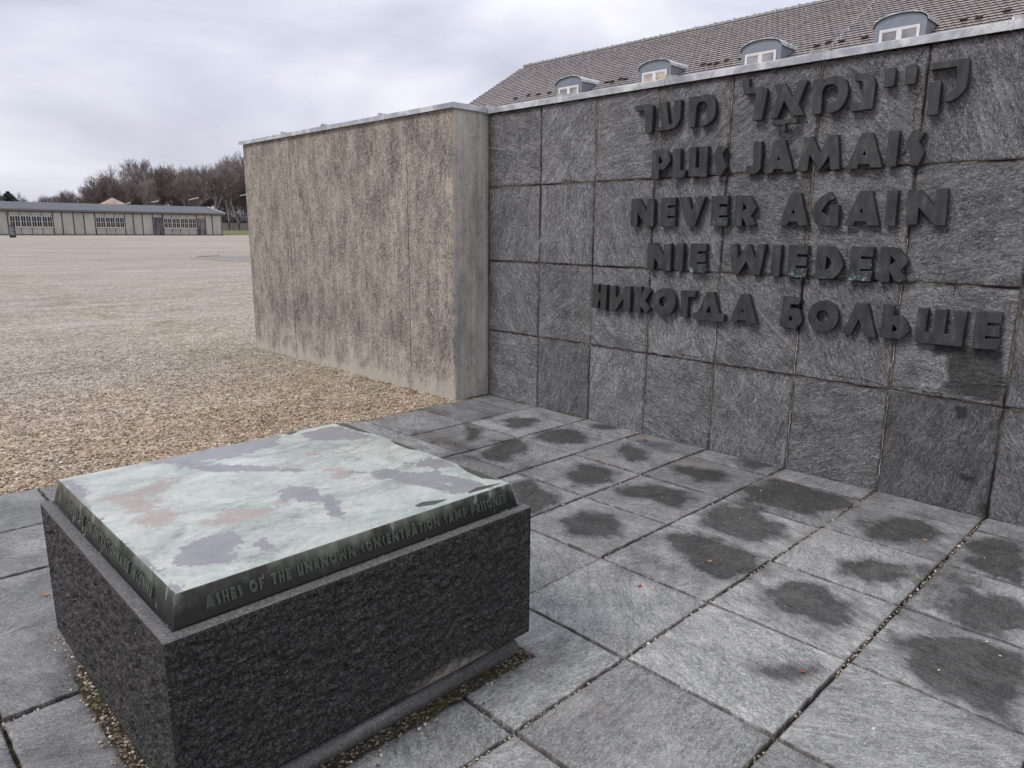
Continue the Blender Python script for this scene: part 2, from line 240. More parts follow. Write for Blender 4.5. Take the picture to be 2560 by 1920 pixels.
# ---------------------------------------------------------------- measured shapes (metres)
LETTERS = [[0,"resh",[[3.531,2.601],[3.41,2.602],[3.39,2.601],[3.374,2.595],[3.362,2.581],[3.359,2.563],[3.364,2.389],[3.424,2.388],[3.43,2.539],[3.434,2.551],[3.447,2.559],[3.529,2.563]],[]],[0,"ayin",[[3.31,2.603],[3.243,2.604],[3.214,2.448],[3.207,2.436],[3.19,2.435],[3.177,2.447],[3.175,2.603],[3.118,2.604],[3.116,2.486],[3.122,2.456],[3.137,2.43],[3.156,2.412],[3.178,2.403],[3.21,2.398],[3.319,2.395],[3.326,2.418],[3.27,2.425],[3.28,2.449]],[]],[0,"mem",[[3.049,2.608],[2.99,2.609],[2.983,2.593],[2.96,2.608],[2.932,2.615],[2.904,2.616],[2.879,2.609],[2.853,2.59],[2.836,2.563],[2.826,2.524],[2.827,2.483],[2.834,2.449],[2.851,2.424],[2.881,2.405],[2.912,2.396],[2.941,2.392],[2.947,2.43],[2.926,2.434],[2.903,2.456],[2.893,2.487],[2.892,2.519],[2.897,2.543],[2.91,2.56],[2.928,2.567],[2.953,2.567],[2.974,2.556],[2.984,2.529],[2.986,2.396],[3.042,2.398]],[]],[0,"lamed",[[2.641,2.675],[2.584,2.677],[2.58,2.619],[2.478,2.61],[2.458,2.602],[2.448,2.588],[2.445,2.566],[2.469,2.398],[2.539,2.397],[2.523,2.537],[2.522,2.557],[2.53,2.571],[2.615,2.575],[2.629,2.639]],[]],[0,"alef",[[2.401,2.612],[2.328,2.611],[2.275,2.532],[2.259,2.521],[2.232,2.611],[2.175,2.611],[2.221,2.468],[2.178,2.398],[2.251,2.4],[2.322,2.499],[2.358,2.397],[2.413,2.396],[2.365,2.556]],[]],[0,"qamats",[[2.384,2.381],[2.211,2.377],[2.207,2.349],[2.279,2.35],[2.287,2.344],[2.282,2.327],[2.277,2.313],[2.283,2.301],[2.298,2.298],[2.309,2.308],[2.31,2.322],[2.303,2.335],[2.304,2.347],[2.378,2.348]],[]],[0,"mem",[[2.136,2.609],[2.076,2.607],[2.072,2.588],[2.046,2.604],[2.017,2.612],[1.985,2.611],[1.957,2.601],[1.931,2.58],[1.916,2.55],[1.911,2.517],[1.913,2.484],[1.923,2.45],[1.941,2.421],[1.963,2.403],[1.992,2.393],[2.024,2.391],[2.031,2.428],[2.007,2.433],[1.987,2.447],[1.975,2.468],[1.971,2.496],[1.973,2.525],[1.982,2.546],[1.998,2.56],[2.02,2.566],[2.042,2.565],[2.06,2.553],[2.069,2.531],[2.071,2.516],[2.067,2.395],[2.125,2.396]],[]],[0,"nun",[[1.882,2.605],[1.831,2.607],[1.807,2.603],[1.783,2.59],[1.764,2.57],[1.754,2.547],[1.753,2.527],[1.755,2.392],[1.884,2.389],[1.891,2.431],[1.822,2.436],[1.823,2.536],[1.83,2.554],[1.841,2.562],[1.877,2.563]],[]],[0,"yod",[[1.709,2.613],[1.646,2.611],[1.641,2.561],[1.644,2.506],[1.702,2.506],[1.703,2.56]],[]],[0,"yod",[[1.593,2.612],[1.531,2.61],[1.526,2.583],[1.53,2.505],[1.587,2.506],[1.587,2.556]],[]],[0,"qof",[[1.462,2.607],[1.263,2.606],[1.258,2.534],[1.258,2.473],[1.261,2.45],[1.276,2.425],[1.3,2.4],[1.327,2.387],[1.362,2.384],[1.368,2.42],[1.344,2.423],[1.324,2.437],[1.314,2.462],[1.315,2.503],[1.32,2.569],[1.46,2.568]],[]],[0,"qof_leg",[[1.451,2.5],[1.391,2.503],[1.388,2.321],[1.447,2.32]],[]],[1,"P",[[3.345,2.258],[3.28,2.262],[3.245,2.259],[3.217,2.248],[3.196,2.223],[3.181,2.175],[3.206,2.136],[3.231,2.112],[3.28,2.111],[3.282,2.044],[3.348,2.045],[3.347,2.156]],[[[3.283,2.213],[3.251,2.176],[3.258,2.162],[3.283,2.154]]]],[1,"L",[[3.161,2.255],[3.094,2.257],[3.091,2.098],[3.04,2.097],[3.055,2.045],[3.157,2.043],[3.158,2.164]],[]],[1,"U",[[3.024,2.258],[2.96,2.258],[2.96,2.111],[2.929,2.108],[2.933,2.257],[2.864,2.257],[2.864,2.041],[2.925,2.044],[2.931,2.049],[2.956,2.045],[3.015,2.054]],[]],[1,"S",[[2.777,2.255],[2.717,2.233],[2.746,2.194],[2.744,2.179],[2.708,2.114],[2.71,2.097],[2.747,2.042],[2.775,2.046],[2.807,2.055],[2.784,2.083],[2.795,2.125],[2.815,2.186],[2.814,2.201],[2.796,2.232]],[]],[1,"J",[[2.519,2.258],[2.456,2.258],[2.451,2.093],[2.451,2.076],[2.464,2.057],[2.488,2.043],[2.559,2.047],[2.561,2.102],[2.528,2.1],[2.509,2.105],[2.511,2.148]],[]],[1,"A",[[2.354,2.257],[2.292,2.255],[2.219,2.046],[2.283,2.046],[2.295,2.067],[2.355,2.068],[2.364,2.045],[2.428,2.045],[2.401,2.13]],[[[2.327,2.152],[2.316,2.124],[2.336,2.125]]]],[1,"M",[[2.158,2.258],[2.109,2.26],[2.048,2.157],[2.003,2.257],[1.946,2.259],[1.914,2.045],[1.97,2.044],[1.989,2.133],[2.041,2.047],[2.116,2.144],[2.122,2.045],[2.189,2.046]],[]],[1,"A",[[1.798,2.255],[1.738,2.254],[1.729,2.238],[1.659,2.043],[1.73,2.044],[1.738,2.067],[1.8,2.067],[1.808,2.043],[1.879,2.044],[1.862,2.08]],[[[1.77,2.151],[1.76,2.122],[1.781,2.122]]]],[1,"I",[[1.642,2.253],[1.583,2.253],[1.581,2.044],[1.639,2.046],[1.639,2.08]],[]],[1,"S",[[1.504,2.251],[1.441,2.228],[1.468,2.185],[1.468,2.177],[1.436,2.124],[1.436,2.104],[1.461,2.041],[1.49,2.045],[1.522,2.054],[1.504,2.084],[1.507,2.109],[1.54,2.18],[1.538,2.193],[1.522,2.223]],[]],[2,"N",[[3.525,1.902],[3.45,1.903],[3.373,1.802],[3.37,1.895],[3.311,1.898],[3.306,1.686],[3.371,1.691],[3.457,1.789],[3.46,1.688],[3.52,1.687]],[]],[2,"E",[[3.249,1.904],[3.116,1.905],[3.117,1.844],[3.183,1.844],[3.185,1.826],[3.117,1.828],[3.116,1.766],[3.183,1.764],[3.183,1.75],[3.108,1.752],[3.112,1.688],[3.249,1.685],[3.248,1.8]],[]],[2,"V",[[3.085,1.906],[3.005,1.906],[2.968,1.797],[2.93,1.905],[2.861,1.906],[2.938,1.688],[3.005,1.694]],[]],[2,"E",[[2.811,1.905],[2.678,1.905],[2.675,1.844],[2.741,1.845],[2.742,1.827],[2.679,1.827],[2.675,1.766],[2.742,1.765],[2.743,1.752],[2.668,1.753],[2.672,1.69],[2.808,1.691],[2.805,1.795]],[]],[2,"R",[[2.621,1.905],[2.515,1.901],[2.458,1.823],[2.458,1.815],[2.495,1.76],[2.455,1.701],[2.518,1.69],[2.559,1.751],[2.559,1.69],[2.621,1.691],[2.62,1.815]],[[[2.56,1.852],[2.53,1.816],[2.559,1.794]]]],[2,"A",[[2.217,1.908],[2.153,1.907],[2.146,1.883],[2.083,1.696],[2.147,1.697],[2.158,1.72],[2.217,1.72],[2.227,1.697],[2.295,1.697],[2.278,1.72]],[[[2.191,1.804],[2.179,1.774],[2.201,1.774]]]],[2,"G",[[1.958,1.908],[1.926,1.863],[1.958,1.851],[1.986,1.818],[2.003,1.784],[1.957,1.758],[1.958,1.826],[1.895,1.826],[1.888,1.693],[1.953,1.693],[2.019,1.703],[2.04,1.714],[2.059,1.756],[2.076,1.785],[2.059,1.82],[2.027,1.869],[1.996,1.892]],[]],[2,"A",[[1.775,1.908],[1.703,1.906],[1.641,1.695],[1.709,1.695],[1.722,1.72],[1.784,1.721],[1.796,1.695],[1.852,1.694]],[[[1.754,1.802],[1.743,1.776],[1.762,1.776]]]],[2,"I",[[1.614,1.906],[1.552,1.906],[1.548,1.694],[1.607,1.694],[1.611,1.795]],[]],[2,"N",[[1.497,1.906],[1.428,1.905],[1.345,1.809],[1.347,1.908],[1.284,1.91],[1.275,1.697],[1.32,1.697],[1.344,1.712],[1.427,1.801],[1.426,1.704],[1.488,1.697],[1.493,1.817]],[]],[3,"N",[[3.349,1.561],[3.274,1.565],[3.196,1.467],[3.195,1.554],[3.13,1.561],[3.128,1.353],[3.185,1.349],[3.206,1.363],[3.282,1.45],[3.283,1.35],[3.345,1.349],[3.347,1.474]],[]],[3,"I",[[3.081,1.56],[3.02,1.564],[3.021,1.352],[3.081,1.351],[3.081,1.454]],[]],[3,"E",[[2.962,1.564],[2.827,1.566],[2.828,1.508],[2.894,1.505],[2.896,1.488],[2.832,1.492],[2.829,1.429],[2.896,1.425],[2.898,1.414],[2.819,1.415],[2.825,1.351],[2.965,1.349],[2.96,1.458]],[]],[3,"W",[[2.641,1.568],[2.581,1.568],[2.567,1.464],[2.502,1.566],[2.485,1.569],[2.438,1.466],[2.426,1.569],[2.365,1.571],[2.395,1.356],[2.445,1.355],[2.503,1.445],[2.56,1.352],[2.606,1.356]],[]],[3,"I",[[2.317,1.565],[2.252,1.566],[2.252,1.353],[2.315,1.352],[2.315,1.456]],[]],[3,"E",[[2.202,1.567],[2.067,1.565],[2.068,1.508],[2.136,1.507],[2.137,1.49],[2.072,1.49],[2.071,1.432],[2.137,1.43],[2.139,1.415],[2.064,1.419],[2.069,1.355],[2.203,1.352],[2.2,1.46]],[]],[3,"D",[[2.008,1.565],[1.915,1.564],[1.889,1.549],[1.861,1.516],[1.838,1.473],[1.829,1.445],[1.843,1.407],[1.865,1.375],[1.888,1.355],[2.006,1.355],[2.007,1.445]],[[[1.941,1.501],[1.916,1.48],[1.903,1.455],[1.914,1.429],[1.943,1.412]]]],[3,"E",[[1.793,1.567],[1.654,1.565],[1.655,1.504],[1.725,1.506],[1.726,1.489],[1.659,1.491],[1.657,1.428],[1.725,1.428],[1.727,1.414],[1.647,1.416],[1.655,1.352],[1.793,1.354],[1.79,1.453]],[]],[3,"R",[[1.613,1.566],[1.518,1.565],[1.509,1.561],[1.447,1.49],[1.448,1.481],[1.485,1.428],[1.446,1.371],[1.505,1.357],[1.546,1.416],[1.543,1.352],[1.607,1.353],[1.61,1.46]],[[[1.549,1.514],[1.517,1.484],[1.548,1.458]]]],[4,"H",[[3.885,1.206],[3.826,1.208],[3.828,1.136],[3.805,1.136],[3.803,1.205],[3.74,1.208],[3.744,0.995],[3.805,0.992],[3.804,1.069],[3.828,1.067],[3.829,1.005],[3.891,1.004]],[]],[4,"I_short",[[3.71,1.203],[3.645,1.207],[3.643,1.1],[3.554,1.209],[3.495,1.211],[3.497,0.998],[3.557,1.008],[3.566,1.105],[3.646,0.993],[3.705,0.995]],[]],[4,"K",[[3.45,1.21],[3.386,1.214],[3.389,1.146],[3.361,1.21],[3.325,1.206],[3.299,1.182],[3.352,1.096],[3.299,1.047],[3.338,1.0],[3.39,1.059],[3.391,1.002],[3.449,1.002],[3.448,1.107]],[]],[4,"O",[[3.063,1.116],[3.065,1.092],[3.071,1.068],[3.082,1.047],[3.098,1.028],[3.117,1.014],[3.14,1.004],[3.164,0.999],[3.188,0.999],[3.212,1.005],[3.233,1.017],[3.252,1.032],[3.267,1.052],[3.276,1.075],[3.28,1.099],[3.279,1.124],[3.272,1.148],[3.26,1.169],[3.244,1.188],[3.224,1.202],[3.201,1.211],[3.177,1.216],[3.153,1.214],[3.13,1.208],[3.109,1.196],[3.091,1.181],[3.077,1.161],[3.068,1.139]],[[[3.133,1.11],[3.134,1.097],[3.139,1.086],[3.147,1.076],[3.158,1.069],[3.171,1.066],[3.184,1.067],[3.196,1.072],[3.206,1.08],[3.212,1.091],[3.215,1.104],[3.214,1.117],[3.209,1.129],[3.2,1.139],[3.189,1.146],[3.176,1.149],[3.163,1.147],[3.152,1.142],[3.142,1.134],[3.135,1.123]]]],[4,"G_cyr",[[3.024,1.209],[2.891,1.212],[2.899,1.166],[2.955,1.162],[2.957,1.001],[3.02,1.009],[3.019,1.091]],[]],[4,"D_cyr",[[2.797,1.212],[2.74,1.214],[2.688,1.056],[2.644,1.055],[2.645,0.999],[2.857,0.997],[2.905,1.006],[2.9,1.049],[2.865,1.051],[2.833,1.132]],[[[2.773,1.109],[2.752,1.06],[2.795,1.055]]]],[4,"A",[[2.525,1.214],[2.465,1.217],[2.444,1.168],[2.388,1.008],[2.458,1.009],[2.469,1.027],[2.532,1.026],[2.541,1.006],[2.596,1.007],[2.57,1.089]],[[[2.5,1.109],[2.49,1.084],[2.51,1.083]]]],[4,"B_cyr",[[2.209,1.22],[2.081,1.217],[2.098,1.171],[2.151,1.171],[2.155,1.142],[2.106,1.145],[2.085,1.128],[2.069,1.088],[2.067,1.053],[2.103,1.005],[2.219,1.01],[2.212,1.11]],[[[2.153,1.096],[2.13,1.073],[2.137,1.059],[2.156,1.054]]]],[4,"O",[[1.825,1.116],[1.825,1.093],[1.83,1.07],[1.84,1.049],[1.854,1.031],[1.871,1.017],[1.891,1.007],[1.913,1.002],[1.935,1.002],[1.958,1.008],[1.978,1.019],[1.996,1.034],[2.01,1.053],[2.02,1.074],[2.025,1.098],[2.024,1.122],[2.019,1.145],[2.009,1.166],[1.994,1.184],[1.976,1.198],[1.956,1.207],[1.934,1.211],[1.912,1.21],[1.89,1.204],[1.87,1.193],[1.853,1.178],[1.839,1.16],[1.83,1.139]],[[[1.888,1.11],[1.888,1.098],[1.893,1.086],[1.901,1.076],[1.911,1.069],[1.923,1.066],[1.936,1.067],[1.948,1.071],[1.957,1.08],[1.964,1.091],[1.968,1.103],[1.967,1.116],[1.962,1.128],[1.954,1.138],[1.944,1.144],[1.931,1.147],[1.919,1.146],[1.907,1.142],[1.898,1.133],[1.891,1.123]]]],[4,"L_cyr",[[1.727,1.212],[1.654,1.213],[1.582,1.002],[1.653,1.004],[1.697,1.11],[1.736,1.003],[1.795,1.01],[1.762,1.096]],[]],[4,"soft",[[1.559,1.218],[1.493,1.213],[1.493,1.151],[1.468,1.155],[1.443,1.147],[1.415,1.116],[1.395,1.08],[1.394,1.057],[1.419,1.028],[1.445,1.008],[1.556,1.009],[1.555,1.114]],[[[1.49,1.097],[1.464,1.073],[1.471,1.055],[1.491,1.049]]]],[4,"Sh",[[1.362,1.209],[1.304,1.214],[1.306,1.067],[1.265,1.071],[1.267,1.211],[1.202,1.211],[1.204,1.068],[1.163,1.067],[1.165,1.211],[1.099,1.211],[1.104,1.001],[1.363,1.0],[1.361,1.095]],[]],[4,"E",[[1.042,1.214],[0.926,1.217],[0.927,1.158],[0.992,1.155],[0.993,1.135],[0.929,1.142],[0.927,1.079],[0.993,1.079],[0.994,1.061],[0.917,1.068],[0.923,1.005],[1.055,1.001],[1.055,1.126],[1.056,1.2]],[]]]
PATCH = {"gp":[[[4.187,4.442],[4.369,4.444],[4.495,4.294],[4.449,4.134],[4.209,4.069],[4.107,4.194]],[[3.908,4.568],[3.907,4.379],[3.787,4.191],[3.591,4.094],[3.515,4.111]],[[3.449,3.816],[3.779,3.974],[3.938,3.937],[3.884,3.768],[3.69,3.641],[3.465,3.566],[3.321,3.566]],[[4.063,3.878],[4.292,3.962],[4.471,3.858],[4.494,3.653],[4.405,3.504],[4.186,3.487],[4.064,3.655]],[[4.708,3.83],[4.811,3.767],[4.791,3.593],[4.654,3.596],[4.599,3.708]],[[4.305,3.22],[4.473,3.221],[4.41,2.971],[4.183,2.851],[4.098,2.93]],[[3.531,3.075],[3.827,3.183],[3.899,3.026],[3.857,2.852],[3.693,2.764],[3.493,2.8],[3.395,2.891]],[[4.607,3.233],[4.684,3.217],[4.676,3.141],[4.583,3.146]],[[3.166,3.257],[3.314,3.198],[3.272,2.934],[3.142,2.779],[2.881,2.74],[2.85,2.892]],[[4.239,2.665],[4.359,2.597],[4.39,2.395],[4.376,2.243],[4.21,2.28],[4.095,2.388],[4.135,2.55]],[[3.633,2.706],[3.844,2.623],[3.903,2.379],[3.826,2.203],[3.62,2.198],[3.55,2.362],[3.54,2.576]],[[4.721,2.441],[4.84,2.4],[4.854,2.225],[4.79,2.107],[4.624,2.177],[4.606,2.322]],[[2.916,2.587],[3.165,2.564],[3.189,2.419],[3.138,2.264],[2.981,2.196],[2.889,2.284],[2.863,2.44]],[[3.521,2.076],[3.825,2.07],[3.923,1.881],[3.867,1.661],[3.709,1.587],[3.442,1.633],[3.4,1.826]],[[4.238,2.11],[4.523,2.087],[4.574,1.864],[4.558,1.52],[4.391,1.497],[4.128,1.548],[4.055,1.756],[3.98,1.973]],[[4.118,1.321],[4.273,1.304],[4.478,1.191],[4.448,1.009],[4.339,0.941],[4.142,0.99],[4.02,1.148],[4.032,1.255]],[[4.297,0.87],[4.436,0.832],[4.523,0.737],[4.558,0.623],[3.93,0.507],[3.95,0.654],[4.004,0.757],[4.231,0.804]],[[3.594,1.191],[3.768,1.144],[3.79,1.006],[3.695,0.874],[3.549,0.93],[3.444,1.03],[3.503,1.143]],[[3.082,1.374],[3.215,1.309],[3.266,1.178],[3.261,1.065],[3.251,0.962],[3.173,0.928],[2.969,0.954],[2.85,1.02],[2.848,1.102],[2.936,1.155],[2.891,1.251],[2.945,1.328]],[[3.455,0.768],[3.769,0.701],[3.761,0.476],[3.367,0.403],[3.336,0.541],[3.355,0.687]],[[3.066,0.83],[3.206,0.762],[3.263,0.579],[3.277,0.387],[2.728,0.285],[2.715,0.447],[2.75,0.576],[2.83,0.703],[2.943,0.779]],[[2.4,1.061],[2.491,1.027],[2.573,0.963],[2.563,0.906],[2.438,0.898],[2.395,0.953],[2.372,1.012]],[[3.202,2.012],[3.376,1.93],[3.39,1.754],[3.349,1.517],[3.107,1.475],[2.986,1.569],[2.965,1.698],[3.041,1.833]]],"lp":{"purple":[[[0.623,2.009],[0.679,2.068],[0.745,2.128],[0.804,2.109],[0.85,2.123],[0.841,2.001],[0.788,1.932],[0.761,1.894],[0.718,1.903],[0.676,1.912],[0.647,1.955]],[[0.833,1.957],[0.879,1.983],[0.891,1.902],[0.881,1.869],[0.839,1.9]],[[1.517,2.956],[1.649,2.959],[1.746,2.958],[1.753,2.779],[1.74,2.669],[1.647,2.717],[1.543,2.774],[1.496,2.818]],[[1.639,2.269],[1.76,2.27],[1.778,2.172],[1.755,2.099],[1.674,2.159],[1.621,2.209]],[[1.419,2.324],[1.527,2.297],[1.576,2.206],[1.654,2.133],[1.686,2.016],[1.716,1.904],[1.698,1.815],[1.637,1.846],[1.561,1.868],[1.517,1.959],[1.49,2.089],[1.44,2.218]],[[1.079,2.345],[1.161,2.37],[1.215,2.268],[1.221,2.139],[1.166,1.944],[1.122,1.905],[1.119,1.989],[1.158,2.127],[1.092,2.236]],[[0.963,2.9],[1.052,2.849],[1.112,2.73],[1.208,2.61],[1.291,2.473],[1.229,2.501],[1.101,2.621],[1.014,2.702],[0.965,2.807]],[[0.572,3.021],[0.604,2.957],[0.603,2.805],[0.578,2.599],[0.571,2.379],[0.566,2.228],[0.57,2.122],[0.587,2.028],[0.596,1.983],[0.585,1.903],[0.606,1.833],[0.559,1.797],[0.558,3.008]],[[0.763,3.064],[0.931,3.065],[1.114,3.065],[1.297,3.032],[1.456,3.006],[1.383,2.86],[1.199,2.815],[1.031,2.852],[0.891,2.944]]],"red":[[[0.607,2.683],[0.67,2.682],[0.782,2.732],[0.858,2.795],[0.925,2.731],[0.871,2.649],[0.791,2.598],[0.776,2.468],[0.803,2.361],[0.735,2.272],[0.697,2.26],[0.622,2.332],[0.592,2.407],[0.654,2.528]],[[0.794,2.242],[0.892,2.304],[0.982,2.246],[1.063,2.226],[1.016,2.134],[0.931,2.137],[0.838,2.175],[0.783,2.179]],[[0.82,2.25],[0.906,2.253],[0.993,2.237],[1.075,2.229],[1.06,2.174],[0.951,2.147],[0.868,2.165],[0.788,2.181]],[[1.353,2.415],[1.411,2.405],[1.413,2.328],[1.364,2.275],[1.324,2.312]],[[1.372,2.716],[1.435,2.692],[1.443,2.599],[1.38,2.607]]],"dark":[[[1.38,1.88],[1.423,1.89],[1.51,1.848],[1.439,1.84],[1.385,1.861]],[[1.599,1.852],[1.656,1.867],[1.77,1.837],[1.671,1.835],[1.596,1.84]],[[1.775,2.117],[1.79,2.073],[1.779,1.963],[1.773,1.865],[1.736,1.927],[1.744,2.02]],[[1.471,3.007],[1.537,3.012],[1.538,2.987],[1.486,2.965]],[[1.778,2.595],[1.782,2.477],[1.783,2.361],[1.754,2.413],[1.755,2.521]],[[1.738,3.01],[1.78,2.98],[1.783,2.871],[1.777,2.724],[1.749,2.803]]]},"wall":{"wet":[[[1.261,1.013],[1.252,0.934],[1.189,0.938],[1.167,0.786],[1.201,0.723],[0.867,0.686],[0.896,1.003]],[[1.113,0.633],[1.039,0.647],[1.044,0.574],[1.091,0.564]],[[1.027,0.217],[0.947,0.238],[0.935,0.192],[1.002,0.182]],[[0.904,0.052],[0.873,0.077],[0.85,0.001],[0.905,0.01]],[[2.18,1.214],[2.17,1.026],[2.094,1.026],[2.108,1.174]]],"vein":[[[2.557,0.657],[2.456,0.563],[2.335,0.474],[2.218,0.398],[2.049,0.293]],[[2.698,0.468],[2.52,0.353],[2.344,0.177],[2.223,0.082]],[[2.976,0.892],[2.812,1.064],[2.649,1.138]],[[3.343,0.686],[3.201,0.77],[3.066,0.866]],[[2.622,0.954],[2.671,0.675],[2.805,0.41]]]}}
LEAVES = [(2.614, 1.784, 0.014, 1, 'rusty red leaf lying on a light slab right of the block'), (2.513, 0.954, 0.013, 1, 'orange red leaf in a damp patch on the front slab'), (4.633, 3.181, 0.03, 1, 'dark brown leaf flat on a small damp spot near the wall foot'), (0.571, 3.617, 0.016, 0, 'tan leaf lying on the pale slab left of the stone block'), (4.18, 1.007, 0.014, 0, 'small pale leaf on the dark patch by the wall end of the paving'), (3.089, 1.69, 0.014, 0, 'curled beige leaf in the wide damp patch behind the block')]
WEED = (3.659, 0.867)
RINGS = [(1.519, 2.597, 0.028, 0.9), (1.56, 2.548, 0.028, 0.9), (1.498, 2.464, 0.026, 0.9), (1.225, 2.298, 0.032, 0.35), (1.406, 2.609, 0.03, 0.9), (0.925, 1.878, 0.02, 0.35), (1.144, 2.14, 0.015, 0.35)]
PAVE_VEINS = [[(1.561, 1.569), (1.707, 1.568), (1.863, 1.582), (2.031, 1.586)], [(1.535, 1.55), (1.733, 1.555)], [(4.354, 2.691), (4.476, 2.444), (4.537, 2.133)]]
# ================================================================ materials
def stone_mat(name, lo, mid, hi, fleck, along, across, bump, wetrough=.28, dryrough=.62, warm=.0, fls=(40, 95), cld=.30, skm=.30, wetb=.35):
    """cleft gneiss / quartzite: coordinates come from the slab's own random grain direction (p2)"""
    m = NM(name, .6, .5)
    p = m.attr('p2', True)
    pr = m.map(p, (along, across, 1))
    g1 = m.noise(pr, 1, 6, .68, 1.3)                   # cleft grain
    pr2 = m.map(p, (along*2.6, across*1.7, 3), (0, 0, .7))
    g2 = m.noise(pr2, 1, 4, .75, 1.0)
    fine = m.noise(p, 190, 3, .75)
    cloud = m.noise(p, 5.5, 5, .68, .5)
    h = m.math('MULTIPLY_ADD', g1, .50, m.math('MULTIPLY_ADD', g2, .32, m.math('MULTIPLY', fine, .18)))
    base = m.ramp(m.math('MULTIPLY_ADD', m.math('SUBTRACT', h, .5), 2.0, m.math('MULTIPLY_ADD', m.math('SUBTRACT', cloud, .5), cld, .5)), [(.22, lo), (.5, mid), (.80, hi)])
    fk = m.noise(m.map(p, (fls[0], fls[1], 5), (0, 0, -.35)), 1, 3, .62, 1.6)
    fk2 = m.math('MULTIPLY_ADD', fk, .60, m.math('MULTIPLY_ADD', fine, .25, m.math('MULTIPLY', cloud, .15)))
    fl = m.ramp(fk2, [(.525, 0), (.585, 1)]); dk = m.ramp(fk2, [(.41, 1), (.475, 0)])
    c = m.mix(m.math('MULTIPLY', fl, .62), base, fleck)
    c = m.mix(m.math('MULTIPLY', dk, .70), c, lo)
    sk = m.noise(m.map(p, (2.2, 17, 2), (0, 0, .15)), 1, 6, .72, 1.4)
    c = m.mix(m.math('MULTIPLY', m.ramp(sk, [(.54, 0), (.66, 1)]), skm), c, fleck)
    c = m.mix(m.math('MULTIPLY', m.ramp(sk, [(.34, 1), (.45, 0)]), skm*1.3), c, lo)
    br = m.attr('tone'); c = m.mix(1, c, m.ramp(br, [(0, .38), (1, 1.0)]), 'MULTIPLY')
    if warm: c = m.mix(m.math('MULTIPLY', m.ramp(m.noise(p, 2.2, 4, .6), [(.55, 0), (.75, 1)]), warm), c, (.23, .175, .12))
    vein = m.attr('vein')
    vm = m.ramp(m.math('ADD', vein, m.math('MULTIPLY', m.math('SUBTRACT', m.noise(p, 38, 5, .75, 1.2), .5), 2.0)), [(.55, 0), (1.0, 1)])
    c = m.mix(m.math('MULTIPLY', vm, .75), c, (.52, .53, .53))
    ed = m.attr('edge')
    em = m.ramp(m.math('MULTIPLY', ed, m.noise(p, 22, 3, .6)), [(.28, 0), (.55, 1)])
    c = m.mix(m.math('MULTIPLY', em, .75), c, (.06, .05, .04))
    wet = m.attr('wet')
    wm_ = m.ramp(m.math('ADD', wet, m.math('MULTIPLY', m.math('ADD', m.math('MULTIPLY', m.math('SUBTRACT', m.noise(p, 7, 6, .72, .7), .5), 1.05), m.math('MULTIPLY', m.math('SUBTRACT', g1, .5), .9)))), [(.22, 0), (.74, 1)])
    c = m.mix(wm_, c, m.mix(1, c, (.25, .245, .24), 'MULTIPLY'))
    rough = m.fmix(wm_, m.math('MULTIPLY_ADD', fine, .2, dryrough-.1), m.math('MULTIPLY_ADD', g1, .3, wetrough-.1))
    b1 = m.bump(m.math('MULTIPLY_ADD', sk, .9, m.math('MULTIPLY_ADD', fk, .8, h)), m.fmix(wm_, bump, bump*wetb), .026)
    b2 = m.bump(fine, m.fmix(wm_, bump*.6, bump*.15), .005, b1)
    return m.done(c, rough, b2)
M_wall = stone_mat('stone_cladding', (.055, .057, .060), (.27, .274, .282), (.60, .605, .615), (.90, .90, .91), 24, 58, 1.0, dryrough=.56, wetrough=.55, skm=.33, wetb=1.0)
M_pave = stone_mat('paving_stone', (.17, .172, .175), (.41, .414, .416), (.66, .66, .65), (.88, .88, .86), 20, 42, .55, wetrough=.14, dryrough=.56, warm=.22, fls=(60, 100), cld=.60, skm=.30)
# joint bed: brown soil with moss and cream grit
m = NM('joint_soil', .9, .2); o = m.obj
g = m.vor(o, 130, out='Color'); gv = m.ramp(m.n('ShaderNodeSeparateColor').outputs[0], [(0, 0), (1, 1)])
sc_ = [q for q in m.t.nodes if q.bl_idname == 'ShaderNodeSeparateColor'][0]; m.set(sc_.inputs[0], g)
c = m.ramp(gv, [(.0, (.018, .014, .010)), (.45, (.05, .038, .026)), (.8, (.11, .085, .06)), (.97, (.34, .29, .23))])
mo = m.ramp(m.noise(o, 3.3, 4, .6), [(.5, 0), (.64, 1)])
c = m.mix(m.math('MULTIPLY', mo, .6), c, (.045, .052, .014))
M_soil = m.done(c, normal=m.bump(gv, .8, .006))
# wall mortar: dark gaps, pale in places
m = NM('wall_mortar', .9, .2); o = m.obj
p_ = m.ramp(m.noise(m.map(o, (1, 1.3, .45)), 2.3, 5, .65), [(.44, 0), (.56, 1)])
c = m.mix(p_, (.022, .017, .014), m.ramp(m.noise(o, 40, 3), [(.3, (.09, .08, .062)), (.7, (.26, .245, .20))]))
M_mortar = m.done(c, normal=m.bump(m.noise(o, 60, 3), .5, .005))
m = NM('pale_mortar', .9, .2); o = m.obj
M_pmortar = m.done(m.ramp(m.noise(m.map(o, (1, 3, .7)), 7, 5, .7), [(.36, (.06, .052, .042)), (.50, (.26, .24, .19)), (.66, (.55, .53, .46))]), normal=m.bump(m.noise(o, 60, 3), .4, .004))
